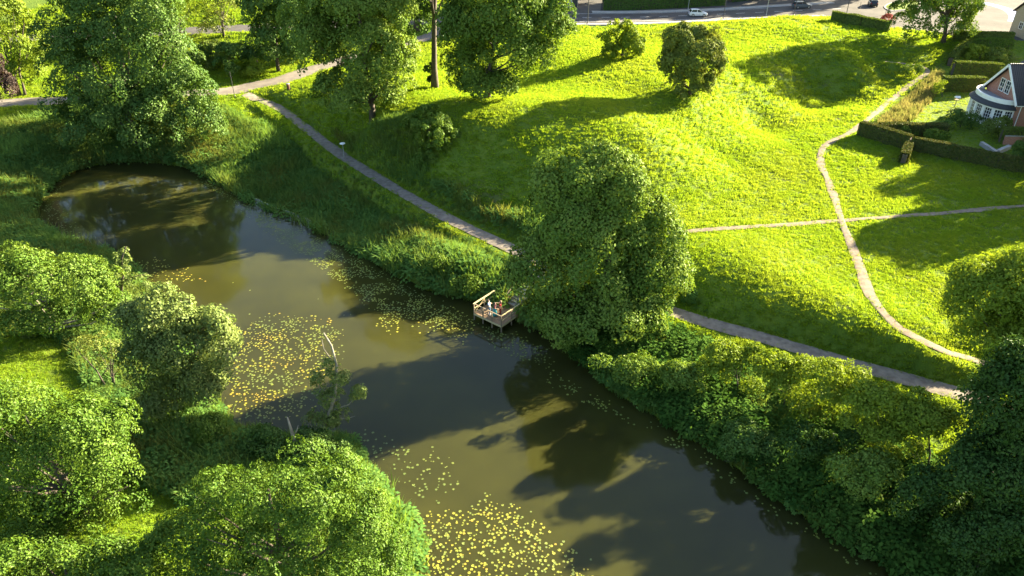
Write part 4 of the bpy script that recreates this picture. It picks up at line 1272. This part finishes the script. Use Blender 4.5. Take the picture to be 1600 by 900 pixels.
M['padgreen'] = plain('mottled green lily pad', (0.10, 0.14, 0.022), 0.55, (0.16, 0.18, 0.03), 4.0)  # the pads' own green, mottled by noise
for me in pmesh_g: me.materials.append(M['padgreen'])
for i, p_ in enumerate(cand):
    yel = p_[4] == 0
    o = bpy.data.objects.new('lily_pad', pmesh[i % 8] if yel else pmesh_g[i % 4]); C.objects.link(o)
    o.location = (p_[0], p_[1], 0.002 + .001 * (i % 9)); o.rotation_euler = (0, 0, rng.uniform(0, 6.28)); s_ = p_[3] / .16; o.scale = (s_, s_, 1)
    if yel: tag(o, 'yellow lily pad floating in the loose patch at the bottom edge of the pond', 'lily pad', 'yellow lily pads at the bottom of the pond')
    else: tag(o, 'green shaded lily pad floating right of the round-topped tree', 'lily pad', 'green lily pads beside the round-topped tree')
V = []; Fc = []; tt = []
for i, p_ in enumerate(pads):
    if id(p_) in ids: continue
    vs, fs = pad_geo(p_[3], i); a = rng.uniform(0, 6.28); ca, sa = math.cos(a), math.sin(a); k = len(V)
    V += [(p_[0] + x * ca - y * sa, p_[1] + x * sa + y * ca, z + .001 * (i % 9)) for x, y, z in vs]
    Fc += [tuple(j + k for j in f) for f in fs]; tt += [p_[2]] * len(vs)
tag(link('lily_pads', mesh_np('lily_pads', V, Fc, attrs={'tint': tt}), M['pad']), kind='stuff')
print('pads', len(pads), 'single', len(cand))

# ------------------------------------------------------------------ red brick house with the white bay
HZ = 5.7
hs = empty('brick_house', (75, 110.5, HZ))
tag(hs, 'red brick house with white curved bay and dark tiled roof', 'house')
EZ, RZ = 4.3, 8.6          # eaves and ridge above the garden
hy = 4.2
m = MB()
m.add([(0, -hy, -1), (0, hy, -1), (0, hy, EZ), (0, 0, RZ - .25), (0, -hy, EZ), (18, -hy, -1), (18, hy, -1), (18, hy, EZ), (18, 0, RZ - .25), (18, -hy, EZ)],
      [(0, 4, 3, 2, 1), (5, 6, 7, 8, 9), (0, 5, 9, 4), (1, 2, 7, 6)])
m.box((9.5, 6.2, 1.5), (9, 4.7, 6.4))
m.build('wall', M['brick'], hs)
def slab(a, b_, c, d, th):
    a, b_, c, d = (Vector(q) for q in (a, b_, c, d))
    n = (b_ - a).cross(d - a).normalized()
    if n.z < 0: n = -n
    q = MB(); q.add([a, b_, c, d, a + n * th, b_ + n * th, c + n * th, d + n * th], [(0, 1, 2, 3), (7, 6, 5, 4), (0, 4, 5, 1), (1, 5, 6, 2), (2, 6, 7, 3), (3, 7, 4, 0)])
    return q
ov = .45; dz = ov * (RZ - EZ) / hy
for s_ in (-1, 1):
    q = slab((-.5, s_ * (hy + ov), EZ - dz), (19, s_ * (hy + ov), EZ - dz), (19, 0, RZ), (-.5, 0, RZ), .14)
    rf = q.build('roof', M['tile'], hs)
    q = MB(); q.beam((-.56, s_ * (hy + ov + .05), EZ - dz - .02), (-.56, s_ * .02, RZ - .0), .12, .34); q.build('barge_board', M['white'], rf)
    if s_ == -1:
        MB().beam((-.4, s_ * (hy + ov + .06), EZ - dz - .03), (19, s_ * (hy + ov + .06), EZ - dz - .03), .12, .1).build('gutter', M['white'], rf)
q = MB(); q.tube([(-.5, 0, RZ + .12), (19, 0, RZ + .12)], .14, 8); q.build('ridge_cap', M['tile'], hs)
# cross wing
q = slab((4.2, 3.0, EZ - .2), (4.2, 9.2, EZ - .2), (9.8, 9.2, RZ - .3), (9.8, 3.0, RZ - .3), .14); q.build('roof', M['tile'], hs)
q = slab((15.4, 3.0, EZ - .2), (15.4, 9.2, EZ - .2), (9.8, 9.2, RZ - .3), (9.8, 3.0, RZ - .3), .14); q.build('roof', M['tile'], hs)
q = MB(); q.add([(5, 8.6, 0), (14, 8.6, 0), (14, 8.6, EZ), (9.8, 8.6, RZ - .6), (5, 8.6, EZ)], [(0, 1, 2, 3, 4)]); q.build('gable', M['brick'], hs)
MB().box((13.5, 0, RZ + .6), (1.0, .7, 2.6)).build('chimney', M['brick'], hs)
def window(parent, c, n, w, h, cols, rows, wide=.09):
    """white framed window centred at c, facing n (in plan)"""
    c = Vector(c); n = Vector((n[0], n[1], 0)).normalized(); t = Vector((-n.y, n.x, 0)); mt = Matrix((t, n, Vector((0, 0, 1)))).transposed()
    f = MB()
    for s_ in (-1, 1):
        f.box(c + t * s_ * (w / 2 - wide / 2), (wide, .12, h), mt)
        f.box(c + Vector((0, 0, s_ * (h / 2 - wide / 2))), (w - 2 * wide, .12, wide), mt)
    fo = f.build('window', M['white'], parent)
    g = MB()
    for k in range(1, cols): g.box(c + t * (-w / 2 + w * k / cols), (.05, .07, h - 2 * wide), mt)
    for k in range(1, rows): g.box(c + Vector((0, 0, -h / 2 + h * k / rows)), (w - 2 * wide, .062, .045), mt)
    g.build('glazing_bars', M['white'], fo)
    MB().box(c - n * .0, (w - 2 * wide, .03, h - 2 * wide), mt).build('pane', M['glass'], fo)
    return fo
for yy in (-.75, .75): window(hs, (-.05, yy, EZ + 1.15), (-1, 0), 1.15, 1.9, 2, 3)
# curved bay with a balcony on top
bx, by = 3.2, 4.6
def bay(a, k=1.0, off=0): return ((bx + off) * math.cos(a) * k, by * 0 + .6 + (by + off) * math.sin(a) * k)
angs = [R(90 + 180 * i / 30) for i in range(31)]
def ring(r0, r1, z0, z1, name, mat):
    q = MB(); vs = []; n = len(angs)
    for rr, z in ((r0, z0), (r1, z0), (r1, z1), (r0, z1)):
        vs += [(*bay(a, 1, rr), z) for a in angs]
    fs = []
    for k in range(4):
        k2 = (k + 1) % 4
        for i in range(n - 1): fs.append((k * n + i, k * n + i + 1, k2 * n + i + 1, k2 * n + i))
    q.add(vs, fs); return q.build(name, mat, hs)
ring(-.35, 0, -1.2, .75, 'bay_wall', M['white'])
ring(-.35, 0, 2.75, 3.15, 'bay_frieze', M['white'])
q = MB(); n = len(angs)
vs = [(*bay(a, 1, .35), 3.05) for a in angs] + [(*bay(a, 1, -.35), 3.62) for a in angs] + [(*bay(a, 1, .35), 3.0) for a in angs]
q.add(vs, [(i, i + 1, n + i + 1, n + i) for i in range(n - 1)] + [(2 * n + i, 2 * n + i + 1, i + 1, i) for i in range(n - 1)]); q.build('bay_roof', M['tile'], hs)
ring(-.62, -.36, 3.2, 4.25, 'parapet', M['white'])
q = MB(); q.add([(*bay(a, 1, -.6), 3.66) for a in angs], [tuple(range(n))]); q.build('balcony_floor', M['felt'], hs)
for i in range(8):
    a = R(102 + 156 * i / 7); x, y = bay(a, 1, -.14)
    nn = Vector((math.cos(a) / bx, math.sin(a) / by, 0)).normalized()
    window(hs, (x, y, 1.75), nn, 1.12, 1.98, 3, 4, .07)
for i in range(9):
    a = R(90.5 + 179 * i / 8); x, y = bay(a, 1, -.16)
    MB().box((x, y, 1.75), (.34, .34, 1.99), Matrix.Rotation(a, 3, 'Z')).build('mullion', M['white'], hs)
MB().tube([(.6, -hy - .06, EZ - .5), (.6, -hy - .06, -.9)], .06, 8).build('downpipe', M['white'], hs)
window(hs, (5.5, -hy - .03, 1.3), (0, -1), 1.3, 1.5, 2, 2)

# buff house at the right edge by the roundabout
g = G(1597, 64)
h2 = empty('buff_house', (g.x + 4.8, g.y + 3, g.z)); tag(h2, 'corner of a buff brick house cut by the right edge beside the roundabout', 'house')
MB().box((0, 0, 1.9), (8, 6, 5.2)).build('wall', M['yellowbrick'], h2)
for s_ in (-1, 1): slab((-4.4, s_ * 3.5, 4.2), (4.4, s_ * 3.5, 4.2), (4.4, 0, 7), (-4.4, 0, 7), .15).build('roof', M['tile'], h2)
q = MB(); q.add([(-4, -3, 4.5), (-4, 3, 4.5), (-4, 0, 6.9)], [(0, 1, 2)]); q.build('gable', M['yellowbrick'], h2)
window(h2, (-4.03, 0, 2.2), (-1, 0), 1.2, 1.3, 2, 2)
# pale house beyond the road at the top edge
g = G(876, 13)
h3 = empty('town_house', (g.x, g.y + 5, g.z)); tag(h3, 'foot of a pale house with white window frames at the top edge beyond the road', 'house')
MB().box((-2, 0, 3), (12, 8, 6.4)).build('wall', M['yellowbrick'], h3)
for x in (-6, -3.2, -.6, 1.9): window(h3, (x, -4.03, 1.7), (0, -1), 1.3, 1.8, 2, 3)
MB().box((3.3, -4.02, 1.2), (1.1, .1, 2.3)).build('door', M['darkmetal'], h3)
for s_ in (-1, 1): slab((-8.4, s_ * 4.5, 6.0), (4.4, s_ * 4.5, 6.0), (4.4, 0, 9.5), (-8.4, 0, 9.5), .15).build('roof', M['tile'], h3)

# ------------------------------------------------------------------ hedges
def hedge(label, pix, hgt, wid, leaf, n, leafsize=.22, seed=0, group=None):
    pts = [G(u, v) for u, v in pix]; b = pts[0]
    root = empty('hedge', b); tag(root, label, 'hedge', group)
    r = np.random.default_rng(seed); P = np.array([(p.x, p.y, p.z) for p in pts])
    L = np.linalg.norm(np.diff(P[:, :2], axis=0), axis=1); s = np.concatenate([[0], np.cumsum(L)])
    q = r.uniform(-.2, s[-1] + .2, n)
    cx = np.interp(q, s, P[:, 0]); cy = np.interp(q, s, P[:, 1]); cz = np.interp(q, s, P[:, 2])
    i = np.clip(np.searchsorted(s, q) - 1, 0, len(L) - 1); d = (P[i + 1, :2] - P[i, :2]) / L[i][:, None]
    face = r.uniform(size=n); top = face < .38; sd_ = np.where(r.uniform(size=n) < .5, -1, 1)
    hh = hgt * (1 + .06 * vnoise(cx, cy, 1.5, seed)) ; w2 = wid / 2 * (1 + .10 * vnoise(cx, cy, 1.1, seed + 1))
    off = np.where(top, r.uniform(-1, 1, n) * w2, sd_ * w2 * r.uniform(.8, 1.05, n))
    z = np.where(top, hh * r.uniform(.93, 1.04, n), hh * r.uniform(0.0, 1, n))
    X = np.column_stack([cx - d[:, 1] * off, cy + d[:, 0] * off, cz + z])
    N = np.where(top[:, None], np.array([0, 0, 1.]), np.column_stack([-d[:, 1] * sd_, d[:, 0] * sd_, np.full(n, .15)]))
    N = unit(N + r.normal(0, .38, (n, 3)))
    V, Fc = leaf_faces(X - np.array(b), N, leafsize, r)
    link('foliage', mesh_np('foliage', V, Fc, attrs={'tint': np.repeat(r.uniform(size=n), 4)}), LEAF[leaf], root)
    m = MB()
    for a, c in zip(pts[:-1], pts[1:]):
        m.beam(a - b + Vector((0, 0, hgt * .42)), c - b + Vector((0, 0, hgt * .42)), wid * .55, hgt * .84)
    m.build('branches', M['bark'], root)
    return root
hedge('clipped hedge along the near edge of the sunlit road junction', [(1298,33),(1320,36),(1345,41),(1388,50)], 1.9, 1.3, 'hedge', 9000, .28, 1)
hedge('clipped hedge between the roundabout and the garden, right of the spreading tree', [(1488,61),(1535,62),(1580,64)], 1.5, 1.2, 'hedge', 6500, .28, 2)
hedge('square hedge on the garden side running towards the dark roof', [(1486,117),(1520,118),(1560,121)], 2.4, 1.5, 'hedge', 7500, .24, 3)
hedge('hedge directly behind the small garden tree, ending at the white bay', [(1469,142),(1500,142),(1533,143)], 2.4, 1.6, 'hedge', 7000, .24, 4)
hedge('sunlit hedge running from the path corner up towards the roundabout', [(1482,104),(1494,90),(1510,76)], 1.8, 1.3, 'hedge', 5000, .24, 5)
hedge('top garden hedge behind the yellow shrubs', [(1512,74),(1545,74),(1580,76)], 1.6, 1.3, 'fresh', 5000, .24, 6)
hedge('orange-topped beech hedge at the edge of the lawn, with a short stub', [(1341,211),(1365,218),(1393,226),(1418,234)], 2.1, 1.1, 'beech', 9000, .20, 7)
hedge('short stub of beech hedge sticking out towards the meadow', [(1417,236),(1410,256)], 1.6, 1.15, 'beech', 4500, .2, 8)
hedge('orange-topped beech hedge below the round garden bush', [(1424,235),(1463,242),(1484,247)], 1.9, 1.0, 'beech', 7000, .2, 9)
hedge('orange-topped beech hedge below the concrete garden walls', [(1486,248),(1520,254),(1556,262),(1610,272)], 1.9, 1.0, 'beech', 11000, .2, 10)
hedge('dark hedge closing the small sunlit lawn beside the brick house', [(1372,212),(1406,211),(1445,212),(1475,212)], 1.8, 1.3, 'beech', 8000, .22, 11)
hedge('dark hedge in front of the brick house wall', [(1560,222),(1600,224),(1640,226)], 2.2, 1.4, 'hedge', 6000, .22, 12)
hedge('long dark hedge on the far side of the main road', [(942,16),(1000,15),(1060,12),(1130,8)], 2.6, 1.8, 'deep', 13000, .32, 13)
hedge('dark hedge along the far pavement at the top edge', [(1140,3),(1200,-3),(1260,-7)], 2.4, 1.8, 'deep', 6000, .32, 14)

# ------------------------------------------------------------------ garden plants
for i, (bp, sp, lb, lf, n, ls) in enumerate([
    ((1472,152), [(1472,134,10,8),(1466,138,7,6)], 'tiny standard tree on the small garden lawn', 'yellow', 900, .22),
    ((1462,222), [(1462,211,18,9),(1470,214,14,8)], 'round bush with a lit top between the two garden hedges', 'fresh', 2600, .22),
    ((1500,200), [(1500,184,22,12),(1485,190,16,10),(1520,192,18,12)], 'dark bush at the foot of the white bay', 'deep', 4200, .22),
    ((1560,214), [(1560,196,20,14),(1545,202,14,10)], 'green bush at the corner of bay and brick wall', 'hedge', 3200, .22),
    ((1598,252), [(1597,236,15,14)], 'round dark bush at the right edge beside the concrete garden walls', 'deep', 2600, .22),
    ((1410,212), [(1408,203,14,8),(1420,206,12,7),(1390,208,14,7)], 'leafy plants at the end of the dry grass strip', 'chestnut', 2600, .2),
    ((1530,92), [(1526,80,20,10),(1545,84,18,10)], 'yellow-leaved shrub inside the square of hedges', 'yellow', 3600, .26),
    ((1560,98), [(1562,88,22,12)], 'green shrub inside the square of hedges beside the dark roof', 'hedge', 2800, .26),
    ((1386,40), [(1385,31,10,8),(1380,35,7,5)], 'red-flowering bush beside the road under the spreading tree', 'rose', 1500, .26),
    ((1432,118), [(1425,108,16,7),(1412,110,12,6)], 'low leafy plants at the tip of the earth path', 'fresh', 1800, .24)]):
    tree_px('garden_bush' if i else 'standard_tree', lb, 'bush' if i else 'tree', bp, sp, leaf=lf, n=n, leafsize=ls, clump=.45, seed=140 + i, trunk_r=.07, limbs=5, part=('stem', 'foliage'), low=-.95, per=36)
g = G(1491, 168)
bt = empty('bird_table', g); tag(bt, 'little roofed bird table on the sunlit garden lawn', 'bird table')
MB().box((0, 0, .6), (.08, .08, 1.4)).build('post', M['post'], bt); MB().box((0, 0, 1.3), (.6, .5, .05)).build('tray', M['deck'], bt)
q = MB(); q.add([(-.4, -.35, 1.62), (.4, -.35, 1.62), (.4, .35, 1.62), (-.4, .35, 1.62), (-.4, 0, 1.9), (.4, 0, 1.9)], [(0, 1, 5, 4), (2, 3, 4, 5), (0, 4, 3), (1, 2, 5), (3, 2, 1, 0)]); q.build('roof', M['white'], bt)
MB().box((-.25, 0, 1.47), (.04, .04, .3)).box((.25, 0, 1.47), (.04, .04, .3)).build('supports', M['post'], bt)
a, b_, c = G(1532, 227), G(1556, 242), G(1576, 233)
gw = empty('garden_wall', b_); tag(gw, 'low grey concrete walls meeting in a V above the beech hedge', 'wall')
MB().beam(a - b_ + Vector((0, 0, .25)), Vector((0, 0, .25)), .5, .6).build('wall', M['paving'], gw)
MB().beam(Vector((.4, .4, .28)), c - b_ + Vector((0, 0, .28)), .5, .6).build('wall', M['paving'], gw)
a, b_ = G(1566, 226), G(1606, 226)
gb = empty('brick_wall', a); tag(gb, 'low brick garden wall with a pale coping at the right edge', 'wall')
MB().beam((0, 0, .6), b_ - a + Vector((0, 0, .6)), .35, 1.3).build('wall', M['brick'], gb)
MB().beam((0, 0, 1.3), b_ - a + Vector((0, 0, 1.3)), .5, .1).build('coping', M['paving'], gb)

# ------------------------------------------------------------------ road markings, kerbs, island
def flat_strip(name, pix, w, mat, z, kind='structure', h=0.0):
    c = catmull(np.array([on_z(u, v, z) for u, v in pix]), 8, False) if len(pix) > 2 else np.array([on_z(u, v, z) for u, v in pix])
    t = np.gradient(c, axis=0); t /= np.linalg.norm(t, axis=1)[:, None]; nrm = np.column_stack([-t[:, 1], t[:, 0]])
    l, r_ = c + nrm * w / 2, c - nrm * w / 2; n = len(c)
    V = [(x, y, z) for x, y in l] + [(x, y, z) for x, y in r_]
    F_ = [(i, n + i, n + i + 1, i + 1) for i in range(n - 1)]
    if h:
        V += [(x, y, z - h) for x, y in l] + [(x, y, z - h) for x, y in r_]
        F_ += [(2 * n + i, i, i + 1, 2 * n + i + 1) for i in range(n - 1)] + [(n + i, 3 * n + i, 3 * n + i + 1, n + i + 1) for i in range(n - 1)]
    o = link(name, mesh_np(name, V, F_), mat)
    return tag(o, kind=kind)
flat_strip('pavement', [(845,37.6),(930,37.6),(1010,36.2),(1090,32.8),(1200,27.4),(1290,24.5)], 1.6, M['paving'], 9.68, h=.14)
flat_strip('pavement', [(925,18),(1000,17.6),(1100,14.5),(1200,9),(1300,3)], 2.0, M['paving'], 9.68, h=.14)
flat_strip('edge_line', [(880,33.5),(960,33.2),(1030,32.0),(1100,29.5),(1180,26)], .18, M['whiteline'], 9.566)
flat_strip('edge_line', [(900,21.5),(1000,20.6),(1100,17.5),(1200,12.5)], .16, M['whiteline'], 9.566)
for u in range(880, 1320, 30):
    v = np.interp(u, [880, 1000, 1100, 1200, 1320], [27.5, 26.6, 23.2, 18.6, 13])
    v2 = np.interp(u + 14, [880, 1000, 1100, 1200, 1320], [27.5, 26.6, 23.2, 18.6, 13])
    flat_strip('lane_dash', [(u, v), (u + 14, v2)], .16, M['whiteline'], 9.566)
flat_strip('cycle_lane', [(1535,4),(1560,10),(1578,17),(1586,26),(1584,34)], 2.4, M['bluelane'], 9.57)
isl = [on_z(u, v, 9.6) for u, v in ((1382,10),(1388,16),(1400,17),(1425,14),(1440,4),(1400,3))]
isl = catmull(np.array(isl), 5)
if sum((isl[i][0] * isl[(i + 1) % len(isl)][1] - isl[(i + 1) % len(isl)][0] * isl[i][1]) for i in range(len(isl))) < 0: isl = isl[::-1]
tag(MB().prism([tuple(p) for p in isl], 9.5, 9.70).build('kerb', M['kerb'], None), kind='structure')
ci_ = isl.mean(0); ii_ = [tuple(ci_ + (p - ci_) * .9) for p in isl]
tag(MB().prism(ii_, 9.5, 9.74).build('island_lawn', M['soil'], None), kind='structure')

# ------------------------------------------------------------------ cars
def car(label, pos, rz, paint, L=4.0, W=1.75, H=1.46):
    root = empty('car', pos, rz); tag(root, label, 'car')
    def loft(st, closed=True):
        m = MB(); vs = []; k = None
        for x, hw0, hw1, z0, z1, rnd in st:
            sec = [(-hw0, z0), (hw0, z0), (hw1 * 1.0, z0 + (z1 - z0) * .45), (hw1 * .97, z1 - rnd), (hw1 * .86, z1), (-hw1 * .86, z1), (-hw1 * .97, z1 - rnd), (-hw1, z0 + (z1 - z0) * .45)]
            k = len(sec); vs += [(x * L, y * W, z * H) for y, z in sec]
        fs = []
        for i in range(len(st) - 1):
            for j in range(k):
                a, b_ = i * k + j, i * k + (j + 1) % k
                fs.append((a, b_, b_ + k, a + k))
        fs.append(tuple(range(k))[::-1]); fs.append(tuple(range((len(st) - 1) * k, len(st) * k)))
        m.add(vs, fs); return m
    body = loft([(-.5, .36, .40, .28, .55, .03), (-.48, .42, .47, .18, .64, .04), (-.40, .44, .50, .14, .66, .04), (-.1, .45, .5, .13, .64, .04), (.2, .45, .5, .13, .63, .04), (.36, .44, .49, .14, .57, .05), (.46, .40, .45, .17, .50, .06), (.5, .32, .38, .24, .42, .05)])
    body.build('body', M[paint], root, smooth=False)
    loft([(-.475, .40, .42, .60, .66, .02), (-.41, .42, .41, .60, .93, .03), (-.30, .43, .405, .60, .985, .03), (-.05, .43, .405, .60, .995, .03), (.06, .43, .40, .60, .96, .03), (.24, .42, .42, .58, .64, .02)]).build('cabin', M['glass'], root)
    loft([(-.40, .36, .40, .925, .955, .01), (-.30, .385, .408, .955, 1.0, .01), (-.05, .385, .408, .965, 1.005, .01), (.045, .37, .40, .945, .975, .01)]).build('roof', M[paint], root)
    pl = MB()
    for s_ in (-1, 1):
        for (x0, z0, x1, z1) in ((.23, .62, .05, .96), (-.08, .62, -.09, .97), (-.44, .64, -.36, .95)):
            pl.beam((x0 * L, s_ * .435 * W, z0 * H), (x1 * L, s_ * .40 * W, z1 * H), .09, .06)
    pl.build('pillars', M[paint], root)
    for x in (-.30, .31):
        for s_ in (-1, 1):
            w_ = MB(); yy = s_ * (W / 2 - .09)
            w_.tube([(x * L, yy - .1, .31), (x * L, yy + .1, .31)], .31, 16); wo = w_.build('wheel', M['tyre'], root)
            r_ = MB(); r_.tube([(x * L, yy + s_ * .085, .31), (x * L, yy + s_ * .11, .31)], .20, 12); r_.build('rim', M['rim'], wo)
    for s_ in (-1, 1):
        MB().box((.462 * L, s_ * .33 * W, .46 * H), (.18, .28, .11)).build('headlight', M['lampglass'], root)
        MB().box((-.488 * L, s_ * .38 * W, .58 * H), (.10, .18, .24)).build('tail_light', M['tail'], root)
        MB().box((.19 * L, s_ * (.5 * W + .06), .66 * H), (.12, .16, .11)).build('mirror', M[paint], root)
    return root
def road_pos(u, v): return (*on_z(u, v, 9.56), 9.56)
car('white hatchback driving along the shaded main road', road_pos(1090, 25), R(-2), 'carwhite', 3.9)
car('slate-coloured car at the edge of the sunlit junction', road_pos(1252, 12.5), R(8), 'carslate', 4.3)
car('black car seen end-on near the green traffic island', road_pos(1363, 9), R(75), 'carblack', 4.2)

# ------------------------------------------------------------------ posts, lamps, bin
def post(name, label, cat, bpx, top_v, r=.06, head=True, mat='darkmetal', z=None, arm=0):
    g = G(*bpx); x, zt_ = at_y(bpx[0], top_v, g.y)
    h = zt_ - g.z; root = empty(name, g); tag(root, label, cat)
    MB().tube([(0, 0, -.2), (0, 0, h * .5), (0, 0, h)], [r, r * .85, r * .6], 8).build('pole', M[mat], root)
    MB().lathe([(r * 2.2, -.1), (r * 2.2, .25), (r * 1.2, .35)], (0, 0, 0), 10).build('base', M[mat], root)
    if head:
        q = MB(); q.tube([(0, 0, h), (.25, -.2, h + .18), (1.1, -.9, h + .25)], [r * .7, r * .6, r * .6], 6); q.build('arm', M[mat], root)
        MB().box((1.3, -1.05, h + .24), (.7, .3, .12), Matrix.Rotation(R(-39), 3, 'Z')).build('lamp_head', M[mat], root)
    return root
post('street_lamp', 'dark street lamp on the near side of the shaded road, above the round bush', 'street lamp', (918, 38), -40, .09)
post('street_lamp', 'street lamp column behind the white car on the far pavement', 'street lamp', (1075, 16), -60, .07, mat='greymetal')
post('street_lamp', 'slim lamp column on the near pavement right of the white car', 'street lamp', (1130, 30), -50, .07)
post('street_lamp', 'pale lamp column where the road turns sunlit', 'street lamp', (1197, 25), -55, .07, mat='greymetal')
post('street_lamp', 'dark lamp column in front of the slate-coloured car', 'street lamp', (1240, 25), -40, .08)
post('street_lamp', 'leaning dark lamp column at the sunlit junction before the hedge', 'street lamp', (1322, 24), -45, .08)
post('sign_post', 'short thin sign post near the black car', 'sign post', (1343, 14), 3, .05, head=False)
post('sign_post', 'slim pole by the red-flowering bush', 'sign post', (1383, 24), 8, .05, head=False)
post('lane_lamp', 'thin dark lamp pole beside the lane above the path junction', 'lamp post', (367, 152), 112, .06, head=False)
post('road_bollard', 'black and white bollard at the mouth of the side street', 'bollard', (940, 17), 4, .22, head=False)
g = G(538, 247)
pl_ = empty('park_lamp', g); tag(pl_, 'short park lamp with a pale disc top beside the gravel path', 'park lamp')
MB().tube([(0, 0, -.2), (0, 0, 2.1)], [.05, .04], 8).build('pole', M['greymetal'], pl_)
MB().lathe([(.05, 2.0), (.16, 2.08), (.14, 2.22)], (0, 0, 0), 12).build('lamp_glass', M['lampglass'], pl_, smooth=True)
MB().lathe([(.42, 2.22), (.40, 2.27), (.12, 2.36), (.02, 2.38)], (0, 0, 0), 18).build('shade', M['white'], pl_, smooth=True)
g = G(451, 140)
bn = empty('litter_bin', g); tag(bn, 'dark brown litter bin where the path meets the lane', 'litter bin')
MB().lathe([(.27, 0), (.30, .75), (.27, .78)], (0, 0, .08), 14).build('drum', M['binbrown'], bn); MB().lathe([(.33, .95), (.30, 1.05), (.05, 1.1)], (0, 0, .05), 14).build('lid', M['greymetal'], bn)
MB().box((.27, 0, .5), (.05, .08, 1.0)).box((-.27, 0, .5), (.05, .08, 1.0)).build('uprights', M['darkmetal'], bn)
